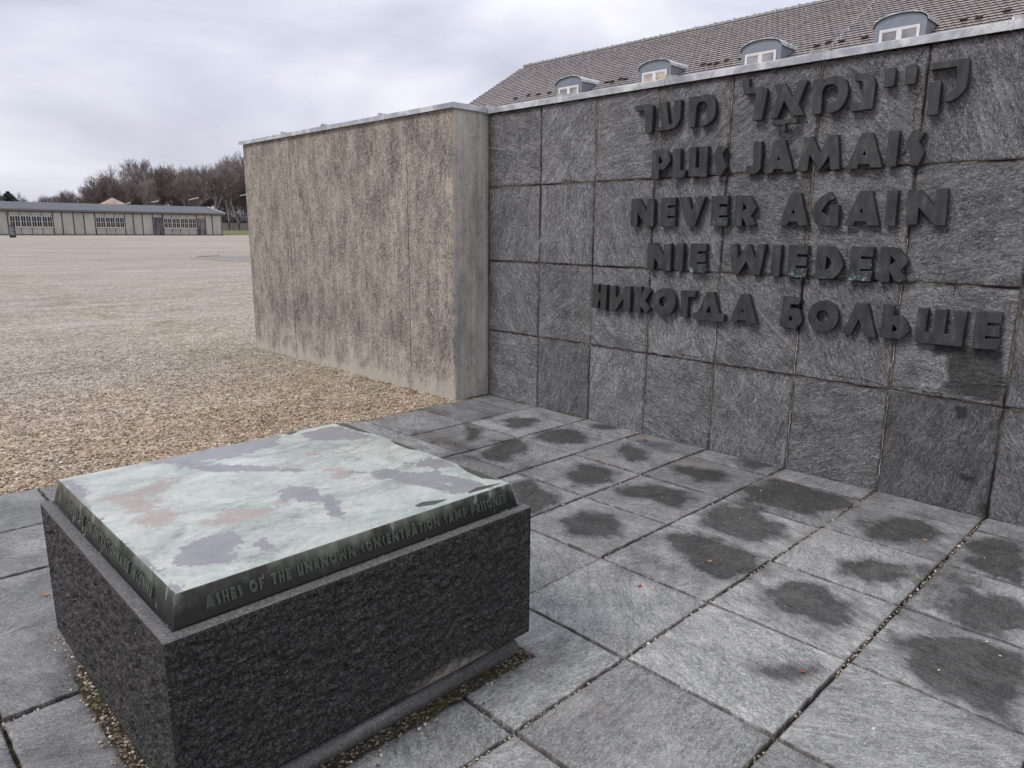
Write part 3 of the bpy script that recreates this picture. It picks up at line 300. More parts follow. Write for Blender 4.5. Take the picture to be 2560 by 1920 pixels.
# gravel field
m = NM('gravel', .85, .3); o = m.obj
def sepr(m, v):
    q = m.n('ShaderNodeSeparateColor'); m.set(q.inputs[0], v); return q.outputs[0]
s1 = sepr(m, m.vor(o, 95, out='Color')); s2 = sepr(m, m.vor(m.map(o, loc=(3.3, 1.7, 0)), 42, out='Color')); s3 = sepr(m, m.vor(o, 15, out='Color'))
big = m.noise(m.map(o, (.16, .30, 1)), 1, 5, .6, .4)
mid = m.noise(o, 1.1, 5, .6)
st = m.math('MULTIPLY_ADD', s1, .50, m.math('MULTIPLY_ADD', s2, .34, m.math('MULTIPLY', s3, .16)))
c = m.ramp(st, [(.20, (.075, .058, .045)), (.37, (.28, .23, .18)), (.50, (.50, .43, .35)), (.64, (.72, .65, .56)), (.86, (.95, .92, .86))])
sp1 = m.noise(o, 7, 5, .8); sp2 = m.noise(m.map(o, (.45, 1, 1)), 1.3, 10, .84)
c = m.mix(1, c, m.ramp(m.math('MULTIPLY_ADD', sp1, .5, m.math('MULTIPLY', sp2, .5)), [(.37, (.46, .44, .42)), (.50, (.84, .82, .80)), (.62, (1.12, 1.12, 1.12))]), 'MULTIPLY')
c = m.mix(m.ramp(mid, [(.35, .0), (.75, .55)]), c, m.mix(1, c, (.98, .89, .76), 'MULTIPLY'))
c = m.mix(m.ramp(big, [(.42, .0), (.70, .75)]), c, m.mix(1, c, (.80, .82, .86), 'MULTIPLY'))
c = m.mix(m.ramp(m.noise(m.map(o, (.06, .55, 1)), 1, 4, .6), [(.55, 0), (.68, .35)]), c, (.62, .58, .55))
# far away the field is greyer and paler
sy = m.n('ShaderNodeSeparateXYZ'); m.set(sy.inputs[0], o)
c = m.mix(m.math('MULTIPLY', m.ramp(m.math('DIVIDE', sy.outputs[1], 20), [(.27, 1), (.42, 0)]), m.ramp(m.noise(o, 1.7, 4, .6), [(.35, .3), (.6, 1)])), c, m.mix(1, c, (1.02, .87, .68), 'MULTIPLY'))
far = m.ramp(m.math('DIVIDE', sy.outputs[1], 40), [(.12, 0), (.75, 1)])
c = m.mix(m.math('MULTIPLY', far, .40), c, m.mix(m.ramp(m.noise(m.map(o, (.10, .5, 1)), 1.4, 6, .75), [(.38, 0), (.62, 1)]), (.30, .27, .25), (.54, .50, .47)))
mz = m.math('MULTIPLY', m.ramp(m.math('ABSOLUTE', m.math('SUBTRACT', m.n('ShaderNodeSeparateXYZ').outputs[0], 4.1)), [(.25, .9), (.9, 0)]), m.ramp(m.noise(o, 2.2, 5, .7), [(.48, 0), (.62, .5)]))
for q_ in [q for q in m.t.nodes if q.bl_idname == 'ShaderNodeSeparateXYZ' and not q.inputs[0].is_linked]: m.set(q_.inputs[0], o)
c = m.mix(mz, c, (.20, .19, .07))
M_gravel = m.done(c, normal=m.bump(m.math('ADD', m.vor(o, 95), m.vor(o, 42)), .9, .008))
# pebbles: colour by object position
def pebble_mat(name, stops):
    m = NM(name, .6, .4); s = m.attr('tone')
    return m.done(m.ramp(s, stops))
M_peb = pebble_mat('pebble', [(0, (.11, .082, .06)), (.3, (.32, .25, .18)), (.6, (.54, .45, .35)), (.85, (.70, .63, .54)), (1, (.86, .83, .78))])
# concrete
def concrete(name, base, dark, light, spk, stripe):
    m = NM(name, .85, .25); o = m.obj
    f1 = m.noise(m.map(o, (1, 1, .7)), 66, 5, .82, .5); f2 = m.noise(m.map(o, (1, 1, .7)), 15, 6, .75, .6); f3 = m.noise(m.map(o, (2, 2, .9)), 2.6, 5, .62)
    st = m.noise(m.map(o, (1, 1, .07)), 13, 4, .7, .3)
    v = m.math('MULTIPLY_ADD', f1, .60*spk, m.math('MULTIPLY_ADD', f2, .24, m.math('MULTIPLY_ADD', f3, .22, .30*(1-spk)-.03)))
    v = m.math('ADD', v, m.math('MULTIPLY', m.math('SUBTRACT', st, .5), stripe))
    c = m.ramp(v, [(.41, dark), (.50, base), (.585, light)])
    vo = m.vor(o, 120); c = m.mix(m.math('MULTIPLY', m.ramp(vo, [(.12, 1), (.34, 0)]), .55*spk), c, light)
    pits = m.ramp(m.math('ADD', m.vor(o, 48), m.math('MULTIPLY', m.noise(o, 6), .35)), [(.18, 1), (.30, 0)])
    c = m.mix(m.math('MULTIPLY', pits, .8), c, dark)
    return m, o, c, f1, f2, v, pits
m, o, c, f1, f2, v, pits = concrete('concrete_face', (.31, .28, .24), (.085, .076, .067), (.56, .515, .455), 1.15, .12)
z = m.n('ShaderNodeSeparateXYZ'); m.set(z.inputs[0], o)
zz = m.math('ADD', z.outputs[2], m.math('MULTIPLY', m.math('SUBTRACT', m.noise(m.map(o, (1, 1, .45)), 5.5, 5, .65), .5), .75))
low = m.ramp(zz, [(.06, 1), (.20, 0)])
mid_ = m.ramp(m.math('DIVIDE', z.outputs[2], 2.8), [(.12, 0), (.20, .75), (.42, .35), (.7, .5), (1, .72)])
c = m.mix(m.math('MULTIPLY', mid_, m.ramp(m.noise(m.map(o, (1, 1, .5)), 2.2, 5, .62), [(.35, .15), (.65, .85)])), c, m.mix(1, c, (.56, .55, .54), 'MULTIPLY'))
c = m.mix(m.math('MULTIPLY', low, .8), c, m.mix(f2, (.42, .385, .33), (.60, .56, .49)))
lin = m.attr('line'); c = m.mix(m.math('MULTIPLY', m.ramp(m.math('MULTIPLY', lin, m.noise(m.map(o, (1, 6, .8)), 3, 3, .6)), [(.22, 0), (.40, 1)]), .85), c, (.03, .026, .022))
M_conc = m.done(c, normal=m.bump(m.math('SUBTRACT', m.math('ADD', f1, f2), m.math('MULTIPLY', pits, .8)), .75, .006))
m, o, c, f1, f2, v, pits = concrete('concrete_end', (.56, .53, .475), (.30, .28, .25), (.70, .67, .61), .35, .25)
c = m.mix(m.ramp(m.noise(m.map(o, (1, 1, .16)), 8, 5, .65, .3), [(.50, 0), (.72, .55)]), c, (.25, .245, .24))
lin = m.attr('line'); c = m.mix(m.math('MULTIPLY', lin, .35), c, (.12, .11, .10))
M_conc_end = m.done(c, normal=m.bump(f2, .35, .005))
# zinc coping, wet
m = NM('zinc', .32, .5, .0); o = m.obj
f = m.noise(o, 6, 5, .6, .5); c = m.ramp(f, [(.3, (.34, .36, .38)), (.50, (.50, .52, .545)), (.62, (.70, .72, .74))])
M_zinc = m.done(c, m.ramp(f, [(.42, .18), (.6, .5)]), m.bump(m.noise(o, 2.5, 2), .25, .02), Metallic=.3)
M_zinc_dark = flat('zinc_dark', (.24, .27, .32), .45, .15, 3, .35)
# bronze letters
m = NM('letter_bronze', .5, .5, .25); o = m.obj
f = m.noise(m.map(o, (6, 6, 2)), 4, 5, .6); c = m.ramp(f, [(.3, (.026, .028, .029)), (.58, (.056, .058, .059)), (.74, (.11, .108, .104))])
zl = m.attr('stain_or_reflection'); gm = m.ramp(m.math('ADD', zl, m.math('MULTIPLY', m.math('SUBTRACT', m.noise(o, 30, 5, .7), .5), 1.5)), [(.60, 0), (.74, 1)])
c = m.mix(m.math('MULTIPLY', gm, .85), c, (.27, .45, .39))
M_bronze = m.done(c, m.math('MULTIPLY_ADD', f, .3, .33), m.bump(m.noise(o, 120, 3), .12, .002))
# dark granite
def granite(name, lo, mid, hi, bump, rough):
    m = NM(name, rough, .5); o = m.obj
    a = m.noise(o, 120, 3, .75); b = m.noise(o, 28, 4, .6); s = sepr(m, m.vor(o, 210, out='Color'))
    v = m.math('MULTIPLY_ADD', a, .45, m.math('MULTIPLY_ADD', s, .35, m.math('MULTIPLY', b, .2)))
    c = m.ramp(v, [(.30, lo), (.5, mid), (.66, hi)])
    w_ = m.attr('wet'); c = m.mix(w_, c, m.mix(b, (.20, .195, .18), (.34, .33, .30)))
    return m, o, c, a, b
m, o, c, a, b = granite('rough_granite', (.004, .004, .004), (.011, .0105, .010), (.085, .081, .075), 1, .5)
c = m.mix(m.ramp(m.noise(o, 3, 4, .6), [(.45, 0), (.75, .5)]), c, m.mix(1, c, (1.25, 1.05, .92), 'MULTIPLY'))
vv = m.noise(m.map(o, (1, 1, 1.7)), 30, 5, .68, 1.1)
M_gran = m.done(c, m.math('MULTIPLY_ADD', b, .3, .14), m.bump(vv, .7, .016, m.bump(a, .35, .003)))
m, o, c, a, b = granite('honed_granite', (.085, .083, .080), (.115, .112, .108), (.19, .185, .18), .3, .4)
pud = m.ramp(m.noise(m.map(o, (1.3, .8, 1)), 2.4, 3, .5), [(.44, 0), (.50, 1)])
M_hone = m.done(c, m.fmix(pud, .55, .10), m.bump(a, .25, .002))
# patinated bronze lid top
m = NM('patina_top', .3, .5); o = m.obj
rad = m.attr('p2', True)                                  # (angle, radius) round the brushed centre
stx = m.noise(m.map(rad, (3.2, .9, 1)), 1.7, 6, .66, 1.2)
blot = m.noise(m.map(o, (.75, 1.4, 1), (0, 0, .35)), 4.2, 10, .72, .9); fine = m.noise(o, 46, 5, .7)
c = m.ramp(m.math('MULTIPLY_ADD', stx, .16, m.math('MULTIPLY_ADD', blot, .62, m.math('MULTIPLY', fine, .22))), [(.38, (.22, .25, .235)), (.455, (.34, .385, .35)), (.52, (.46, .495, .46)), (.62, (.62, .635, .605))])
c = m.mix(m.ramp(m.noise(o, 2.1, 5, .6, .6), [(.5, 0), (.7, .45)]), c, (.40, .52, .48))
c = m.mix(m.ramp(fine, [(.56, 0), (.8, .3)]), c, (.33, .345, .34))
def stain_or_reflection(m, c, at, col, amt, jag, lo=.40, hi=.56):
    a_ = m.attr(at)
    j = m.math('ADD', m.math('MULTIPLY', m.math('SUBTRACT', m.noise(m.map(rad, (5, 1.3, 1)), 2.6, 6, .72, .6), .5), jag), m.math('MULTIPLY', m.math('SUBTRACT', m.noise(o, 16, 6, .72), .5), jag*.75))
    k = m.ramp(m.math('ADD', a_, j), [(lo, 0), (hi, 1)])
    return m.mix(m.math('MULTIPLY', k, amt), c, col), k
c, k1 = stain_or_reflection(m, c, 'red', (.35, .255, .23), .66, 2.6, .50, .80)
c, k2 = stain_or_reflection(m, c, 'purple', m.mix(m.noise(o, 12, 6, .7), (.15, .147, .17), (.33, .33, .345)), .90, 2.4, .50, .64)
c, k3 = stain_or_reflection(m, c, 'dark', (.045, .046, .036), .95, .10, .45, .55)  # dark edge shapes: wet-film reflections painted as base colour, with dark patina
ring = m.attr('ring'); c = m.mix(m.math('MULTIPLY', ring, .6), c, (.10, .10, .09))
M_patina = m.done(c, m.fmix(m.ramp(m.noise(o, 3.1, 4, .5), [(.40, 0), (.6, 1)]), .20, .34), m.bump(m.noise(o, 3, 2, .5), .10, .02))
# lid flank
m = NM('patina_side', .35, .5, .15); o = m.obj
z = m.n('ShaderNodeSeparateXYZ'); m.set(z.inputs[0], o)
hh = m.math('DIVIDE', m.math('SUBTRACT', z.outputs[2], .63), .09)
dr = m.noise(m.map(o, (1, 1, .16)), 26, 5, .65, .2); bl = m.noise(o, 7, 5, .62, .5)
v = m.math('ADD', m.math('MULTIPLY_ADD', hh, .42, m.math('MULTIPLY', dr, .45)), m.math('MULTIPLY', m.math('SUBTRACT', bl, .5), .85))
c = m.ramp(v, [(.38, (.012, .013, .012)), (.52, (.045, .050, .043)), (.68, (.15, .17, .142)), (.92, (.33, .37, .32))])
run = m.ramp(m.math('ADD', m.noise(m.map(o, (1, 1, .05)), 34, 2, .5), m.math('MULTIPLY', m.noise(o, 2.6, 2), .62)), [(.99, 0), (1.0, 1)])
c = m.mix(m.math('MULTIPLY', run, .6), c, (.30, .38, .34))
M_side = m.done(c, m.math('MULTIPLY_ADD', bl, .35, .16), m.bump(m.noise(o, 60, 3), .12, .002))
M_moss = flat('moss', (.10, .115, .028), .95, .4, 60, bump=.5)
M_leaf = flat('dead_leaf', (.30, .10, .05), .7, .25, 40)
M_crack = flat('crack', (.018, .016, .015), .95, .1, 40)
M_chip = flat('pale_chip', (.58, .57, .55), .8, .15, 60)

# ================================================================ ground
def gz(y): return 0. if y < 14 else (y-14)*.0091
YS = [-80, -20, 5.235, 5.245, 9, 14, 20, 35, 60, 92, 140, 190, 300, 700]
XS = [-500, -120, -30, 0, 4, 10, 30, 60, 120, 500]
def gh(y): return -.055 if y <= 5.24 else gz(y)-.004
v = [(x, y, gh(y)) for y in YS for x in XS]
f = [(j*len(XS)+i, j*len(XS)+i+1, (j+1)*len(XS)+i+1, (j+1)*len(XS)+i) for j in range(len(YS)-1) for i in range(len(XS)-1)]
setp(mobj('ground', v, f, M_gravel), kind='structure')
# lawn by the perimeter wall, tarmac strip with a pale kerb
m = NM('lawn_grass', .9, .2); o = m.obj; c = m.ramp(m.noise(o, 2.5, 6, .7), [(.3, (.11, .135, .045)), (.6, (.17, .20, .075)), (.8, (.23, .24, .11))])
M_lawn = m.done(c, normal=m.bump(m.noise(o, 9, 4), .5, .05))
v = []; xs = np.linspace(41, 130, 30)
for y in (96, 118, 139.5): v += [(x, y, gz(y)+.03) for x in xs]
f = [(j*30+i, j*30+i+1, (j+1)*30+i+1, (j+1)*30+i) for j in range(2) for i in range(29)]
setp(mobj('lawn', v, f, M_lawn), kind='structure')
M_tar = flat('tarmac', (.27, .25, .24), .9, .12, 3, bump=.2)
P_ = [(13.3, 35.7), (14.15, 31.2), (18, 19.5), (40, 19.5), (40, 38), (15.4, 37.4), (14.0, 36.7)]
setp(mobj('path', [(x, y, gz(y)+.012) for x, y in P_], [tuple(range(7))], M_tar), kind='structure')
k = MB()
for a, b_ in zip([P_[0], P_[1], P_[5]], [P_[1], P_[2], P_[6]]):
    a = Vector((a[0], a[1], gz(a[1]))); b_ = Vector((b_[0], b_[1], gz(b_[1]))); d = (b_-a).normalized(); nn = Vector((-d.y, d.x, 0))*.05
    k.add([a-nn, a+nn, b_+nn, b_-nn, a-nn+Vector((0,0,.05)), a+nn+Vector((0,0,.05)), b_+nn+Vector((0,0,.05)), b_-nn+Vector((0,0,.05))],
          [(0,3,2,1),(4,5,6,7),(0,1,5,4),(1,2,6,5),(2,3,7,6),(3,0,4,7)])
setp(k.build('path_kerb', flat('kerb', (.42, .38, .34), .9)), kind='structure')

# ================================================================ pavement
XW = 4.835
PX = [4.822, 4.569, 3.955, 3.339, 2.722, 2.097, 1.485, .868, .256, -.36, -.98, -1.6, -2.2]
PY = [5.243, 4.576, 3.947, 3.349, 2.731, 2.105, 1.483, .863, .245, -.37, -.99, -1.6, -2.2]
def gridlines(L, step, edges=(0, .003, .008, .015)):
    n = max(2, int(round((L-2*edges[-1])/step)))
    mid = list(np.linspace(edges[-1], L-edges[-1], n+1))
    return np.array(list(edges[:-1])+mid+[L-e for e in reversed(edges[:-1])])
def slab(x0, x1, y0, y1, gx, gy, step, seed, relief, depth, tilt, rough_edge):
    """one slab lying in a plane: returns local (u, v, h) grid with skirt"""
    U = gridlines(x1-x0-gx, step)+x0+gx/2; V = gridlines(y1-y0-gy, step)+y0+gy/2
    uu_, vv_ = np.meshgrid(U, V, indexing='ij'); P = np.stack([uu_.ravel(), vv_.ravel(), np.full(uu_.size, seed*3.7)], 1)
    eu = np.minimum(P[:, 0]-U[0], U[-1]-P[:, 0]); ev = np.minimum(P[:, 1]-V[0], V[-1]-P[:, 1]); ed = np.minimum(eu, ev)
    ang = rng.uniform(0, math.pi)
    ca, sa = math.cos(ang), math.sin(ang)
    A = np.stack([(P[:, 0]*ca+P[:, 1]*sa)*.6, -P[:, 0]*sa+P[:, 1]*ca, P[:, 2]], 1)
    h = (fbm(A, 9, 4, seed)-.5)*relief*2+(fbm(A, 34, 3, seed+5)-.5)*relief*.9
    h += (P[:, 0]-(x0+x1)/2)*tilt[0]+(P[:, 1]-(y0+y1)/2)*tilt[1]
    chip = fbm(P, 24, 3, seed+9)
    h -= rough_edge*np.exp(-ed/.006)*(.35+1.3*chip)
    # ragged arris: push border points in plane
    n_ = (fbm(P, 18, 3, seed+21)-.5)*2*rough_edge*1.1
    P2 = P.copy(); wgt = np.exp(-ed/.010)
    P2[:, 0] += np.where(eu < ev, np.sign((x0+x1)/2-P[:, 0])*n_*wgt, 0); P2[:, 1] += np.where(ev <= eu, np.sign((y0+y1)/2-P[:, 1])*n_*wgt, 0)
    nu, nv = len(U), len(V)
    idx = np.arange(nu*nv).reshape(nu, nv)
    F_ = np.stack([idx[:-1, :-1].ravel(), idx[1:, :-1].ravel(), idx[1:, 1:].ravel(), idx[:-1, 1:].ravel()], 1)
    ring = np.concatenate([idx[:, 0], idx[-1, 1:], idx[-2::-1, -1], idx[0, -2:0:-1]])
    sk = np.stack([P2[ring, 0], P2[ring, 1], np.full(len(ring), -depth)], 1)
    b0 = nu*nv; n = len(ring); j = np.arange(n)
    F2 = np.stack([ring[j], b0+j, b0+(j+1) % n, ring[(j+1) % n]], 1)[:, ::-1]
    F2 = F2[:, ::-1]
    pos = np.concatenate([np.stack([P2[:, 0], P2[:, 1], h], 1), sk]); ed = np.concatenate([ed, np.zeros(n)])
    flat_ = np.concatenate([P[:, :2], P[ring, :2]])
    p2 = np.stack([flat_[:, 0]*ca+flat_[:, 1]*sa, -flat_[:, 0]*sa+flat_[:, 1]*ca, np.full(len(pos), seed*1.37)], 1)
    return pos, np.concatenate([F_, F2]), p2, ed
def merge(parts, xf):
    V, F_, A = [], [], {}
    n = 0
    for pos, f_, at in parts:
        V.append(xf(pos)); F_.append(f_+n); n += len(pos)
        for k_, a_ in at.items(): A.setdefault(k_, []).append(a_)
    return np.concatenate(V), np.concatenate(F_), {k_: np.concatenate(a_) for k_, a_ in A.items()}
parts = []; seed = 100
for i in range(len(PX)-1):
    for j in range(len(PY)-1):
        seed += 1
        xa, xb, ya, yb = PX[i+1], PX[i], PY[j+1], PY[j]
        if xa > .4 and xb < 2.0 and ya > 1.9 and yb < 3.0: continue            # under the stone block
        near = xb > .1 and yb > .2
        if not near and (xb < -1.2 or yb < -1.2): stp = .15
        elif not near: stp = .05
        else: stp = .0125 if ya < 4 else .016
        t = (rng.normal(0, .006), rng.normal(0, .006))
        pos, f_, p2, ed = slab(xa, xb, ya, yb, .011+.003*rng.random(), .014+.005*rng.random() if yb < 4.6 else .009, stp, seed, .0022, .03, t, .0045)
        pos[:, 2] += rng.normal(0, .0020)
        tone = np.full(len(pos), float(np.clip(rng.normal(.42 if (yb > 3.4 or xa > 4.5) else (.52 if yb > 2.2 or xa > 3.5 else .88), .17), .12, 1)))
        G2 = pos[:, :2]; wet = np.full(len(pos), -.2)
        Q3 = np.stack([pos[:, 0], pos[:, 1], pos[:, 2]*0], 1); wrp = np.stack([fbm(Q3, 5, 3, 301)-.5, fbm(Q3, 5, 3, 302)-.5], 1)*.16; wn_ = (fbm(p2, 9, 4, 303)-.5)*.13+(fbm(p2*np.array([1, 3, 1]), 22, 3, 304)-.5)*.05
        for pl in PATCH['gp']:
            pl_ = np.array(pl)
            if (pl_.max(0)+.12 < G2.min(0)).any() or (pl_.min(0)-.12 > G2.max(0)).any(): continue
            wet = np.maximum(wet, np.clip(.50+(polysd(G2+wrp, pl_)+wn_)/.17, -.15, .95))
        wet = np.maximum(wet, (fbm(Q3, 2.6, 5, 401)-.5)*2.0-.02+.20*np.exp(-ed/.03))
        if xb < 1.0: tone[:] = np.clip(tone+.2, 0, 1)
        if xb < 1.0: wet = np.maximum(wet, .22+.60*(fbm(np.stack([pos[:, 0], pos[:, 1], pos[:, 2]*0], 1), 3, 2, 3)))
        # damp skirt round the block
        db = np.maximum(np.abs(pos[:, 0]-1.17)-.66, np.abs(pos[:, 1]-2.4)-.64)
        wet = np.maximum(wet, .8-np.clip(db, 0, 1)*9)
        vein = np.zeros(len(pos))
        for pl in PAVE_VEINS:
            vein = np.maximum(vein, 1-linedist(G2, pl)/.03)
        parts.append((pos, f_, dict(p2=p2, tone=tone, wet=wet, vein=np.clip(vein, 0, 1)*.62, edge=np.clip(1-ed/.014, 0, 1))))
V_, F_, A_ = merge(parts, lambda p: p)
setp(mobj('pavement', V_, F_, M_pave, smooth=True, attrs=A_), kind='structure')
setp(mobj('joint_bed', [(-2.3, -2.3, -.026), (4.84, -2.3, -.026), (4.84, 5.24, -.026), (-2.3, 5.24, -.026)], [(0, 1, 2, 3)], M_soil), kind='structure')
# ================================================================ memorial wall
wall = empty('memorial_wall', (XW, 1, 0), label='long memorial wall clad in dark grey split stone slabs under a zinc coping', cat='wall')
WZ = [-.03, .668, 1.354, 2.051, 2.724]
WY = [5.262, 4.576, 3.947, 3.349, 2.731, 2.105, 1.483, .863, .24, -.38, -1.0, -1.62, -2.24, -2.86]
parts = []; cracks = MB()
def xfw(p): return np.stack([XW-p[:, 2], -p[:, 0], p[:, 1]], 1)
for i in range(len(WY)-1):
    for j in range(4):
        seed += 1; ya, yb = WY[i+1], WY[i]
        stp = .013 if ya > -.2 else .06
        if i < 7: stp = .014
        t = (rng.normal(0, .003), rng.normal(0, .003))
        zs = WZ[j+1]
        pos, f_, p2, ed = slab(-yb, -ya, WZ[j], zs, .009+.003*rng.random(), .008+.006*rng.random(), stp, seed, .0048, .034, t, .006)
        tone = np.full(len(pos), float(np.clip(rng.normal(.70, .14), .3, 1)))
        YZ = np.stack([-pos[:, 0], pos[:, 1]], 1); wet = np.full(len(pos), -.3); vein = np.zeros(len(pos))
        for pl in PATCH['wall']['wet']:
            wet = np.maximum(wet, np.clip(.5+(polysd(YZ, pl)+(fbm(p2, 16, 4, 311)-.5)*.05)/.05, -.2, .95))
        for q, pl in enumerate(PATCH['wall']['vein']):
            vein = np.maximum(vein, (1-linedist(YZ, pl)/(.05 if q < 2 else .018)))
        # a spalled shallow step above the last letter of the lowest line
        if i == 6 and j == 1:
            sp_ = sstep(polysd(YZ, [(1.19, 1.40), (1.19, 1.27), (1.05, 1.235), (.96, 1.28), (.90, 1.345), (.93, 1.365), (1.0, 1.335), (1.10, 1.31), (1.15, 1.33)]), -.004, .004); pos[:, 2] -= sp_*.0055; wet = np.maximum(wet, sp_*.5-.1)
        parts.append((pos, f_, dict(p2=p2, tone=tone, wet=wet, vein=np.clip(vein, 0, 1)*.8, edge=np.clip(1-ed/.03, 0, 1))))
V_, F_, A_ = merge(parts, xfw)
mobj('stone_cladding', V_, F_, M_wall, wall, smooth=True, attrs=A_)
mb = MB().box((XW+.011, -2.9, -.05), (XW+.42, 5.275, 2.724)); mb.build('core', M_mortar, wall)
# hairline cracks that run over the slabs: thin dark slivers lying on the stone
def sliver(mb, pts, wdt, plane):
    for s_ in range(len(pts)-1):
        a = Vector(pts[s_]); b = Vector(pts[s_+1]); n_ = max(2, int((b-a).length/.012)); L_ = []
        d = (b-a).normalized(); nn = Vector((-d.y, d.x))
        for k_ in range(n_+1):
            q = a+(b-a)*k_/n_+nn*random.uniform(-.0035, .0035)*(0 if k_ in (0, n_) else 1); L_.append(q)
        for k_ in range(n_):
            w0 = wdt*random.uniform(.3, 1); w1 = wdt*random.uniform(.3, 1)
            c4 = [L_[k_]-nn*w0, L_[k_]+nn*w0, L_[k_+1]+nn*w1, L_[k_+1]-nn*w1]
            v4 = [plane(q) for q in c4]; mb.add(v4, [(0, 1, 2, 3)])
cw = MB()
for pl, wd_ in (([(1.72, 2.71), (1.745, 2.64), (1.78, 2.60)], .003), ([(1.52, 2.70), (1.56, 2.62), (1.585, 2.57)], .0035), ([(1.50, 2.50), (1.525, 2.42), (1.53, 2.30)], .0025),
                ([(1.87, .72), (1.72, .71), (1.66, .725), (1.55, .705), (1.50, .69)], .0025), ([(1.47, .70), (1.36, .71), (1.26, .70), (1.18, .70)], .0025),
                ([(2.03, 1.30), (1.96, 1.245), (1.86, 1.222)], .002), ([(1.80, 1.62), (1.83, 1.56), (1.835, 1.50)], .002), ([(4.32, 2.08), (4.2, 2.075), (4.13, 2.065)], .004),
                ([(3.05, .71), (2.95, .705), (2.86, .70)], .003), ([(3.41, .74), (3.32, .725)], .003), ([(1.535, 2.17), (1.56, 2.12), (1.60, 2.085)], .003), ([(1.19, 1.39), (1.195, 1.29)], .003)):
    cw = MB(); sliver(cw, pl, wd_, lambda q: (XW-.0065, q.x, q.y)); cw.build('crack', M_crack, wall)
for y_, za_, zb_ in ((3.947, 2.10, 2.70), (3.349, 2.12, 2.70), (2.731, 2.27, 2.70), (2.105, 1.98, 2.70), (2.105, 1.58, 1.90), (1.483, 1.75, 1.98), (1.483, 1.42, 1.62), (1.483, 1.22, 1.34), (1.483, .69, .99), (1.483, .03, .64), (2.105, .04, .66),
                     (2.105, .69, .99), (2.731, .06, .64), (2.731, .72, 1.0), (2.731, 1.05, 1.3), (3.349, .06, .62), (3.349, .70, 1.02), (3.947, .75, 1.25)):
    cw = MB(); sliver(cw, [(y_, za_), (y_, zb_)], .0042, lambda q: (XW+.0005, q.x, q.y)); cw.build('mortar_joint', M_pmortar, wall)
# zinc coping with a drip edge and raised lock seams
def coping(name, seams, parent, x0, x1, y0, y1, z, slope=-.025, endcap=False):
    k = MB(); h = .046
    ys = [y1]+[s_ for s_ in seams if y0 < s_ < y1]+[y0]
    for a, b in zip(ys[:-1], ys[1:]):
        dz = random.uniform(-.002, .002); dx = random.uniform(-.002, .002)
        N = max(2, int((a-b)/.12)); prev = None
        for q in range(N+1):
            y = a-.002-(a-b-.004)*q/N; wv = random.uniform(-.0014, .0014)
            sec = [(x0+dx+wv, y, z+dz-h-.002), (x0+dx-.001+wv, y, z+dz-.004), (x0+.012, y, z+dz+.002), ((x0+x1)/2, y, z+slope+wv), (x1, y, z+slope), (x1, y, z+slope-h), (x0+.014, y, z+dz-h+.010)]
            if prev is not None: k.add(prev+sec, [(i_, (i_+1) % 7, 7+(i_+1) % 7, 7+i_) for i_ in range(7)][::1])
            else: k.add(sec, [tuple(range(6, -1, -1))])
            prev = sec
        k.add(prev, [tuple(range(7))])
    o_ = k.build(name, M_zinc, parent)
    for s_ in seams:
        sm = MB()
        sm.box((x0-.004, s_-.004, z-h-.004), (x0+.004, s_+.004, z+.002))
        sm.add([(x0, s_-.006, z), (x0, s_+.006, z), (x0+.02, s_+.004, z+.030), (x0+.02, s_-.004, z+.030), (x1, s_-.006, z+slope), (x1, s_+.006, z+slope), (x1, s_+.004, z+slope+.03), (x1, s_-.004, z+slope+.03)],
               [(0,1,2,3),(4,7,6,5),(3,2,6,7),(0,3,7,4),(1,5,6,2)])
        # folded triangular gusset beside every seam
        sm.add([(x0+.004, s_, z+.028), (x0+.004, s_-.16, z+.002), (x0+.10, s_, z+.012), (x0+.012, s_, z+.001)], [(0,1,2),(0,3,1),(0,2,3),(1,3,2)])
        sm.build('lock_seam', M_zinc, o_)
    return o_
coping('coping', [5.27, 4.374, 3.283, 2.18, 1.087, 0.0, -1.1], wall, XW-.032, XW+.46, -2.95, 5.30, 2.770)

# ================================================================ concrete wing wall
conc = empty('concrete_wall', (4.6, 7.5, 0), label='tall board-marked concrete wall with dark weather stains and a pale foot, beside the gravel', cat='wall')
CX, CY0, CY1, CT = 4.412, 5.285, 9.655, 2.735
def cface(name, a0, a1, fixed, axis, mat, step, lines, amp, flip):
    U = np.arange(a0, a1+1e-6, (a1-a0)/round((a1-a0)/step)); Z = np.linspace(-.08, CT, 150)
    uu_, zz_ = np.meshgrid(U, Z, indexing='ij'); u_ = uu_.ravel(); z_ = zz_.ravel()
    P = np.stack([u_, z_, u_*0+3], 1)
    h = (fbm(P, 40, 3, 5)-.5)*amp*2+(fbm(P, 6, 3, 8)-.5)*amp*2
    ln = np.zeros(len(u_))
    for k_, l in enumerate(lines):
        wob = (fbm(np.stack([z_*0+k_*9, z_*2.5, z_*0], 1), 1, 2, 4)-.5)*.008
        dl = np.abs(u_-l-wob); ln = np.maximum(ln, np.clip(1-dl/.0065, 0, 1)*(.55+.45*((k_*7) % 3)/2))
    edge_ = np.minimum(u_-a0, a1-u_); h -= .006*np.exp(-edge_/.008)*(.3+fbm(P, 25, 2, 44)*1.2)
    pos = np.stack([fixed-h, u_, z_], 1) if axis == 0 else np.stack([u_, fixed-h, z_], 1)
    n0, n1_ = uu_.shape; idx = np.arange(n0*n1_).reshape(n0, n1_)
    F_ = np.stack([idx[:-1, :-1].ravel(), idx[1:, :-1].ravel(), idx[1:, 1:].ravel(), idx[:-1, 1:].ravel()], 1)
    if flip: F_ = F_[:, ::-1]
    return mobj(name, pos, F_, mat, conc, smooth=True, attrs=dict(line=ln))
ls = []; y = CY0+.10
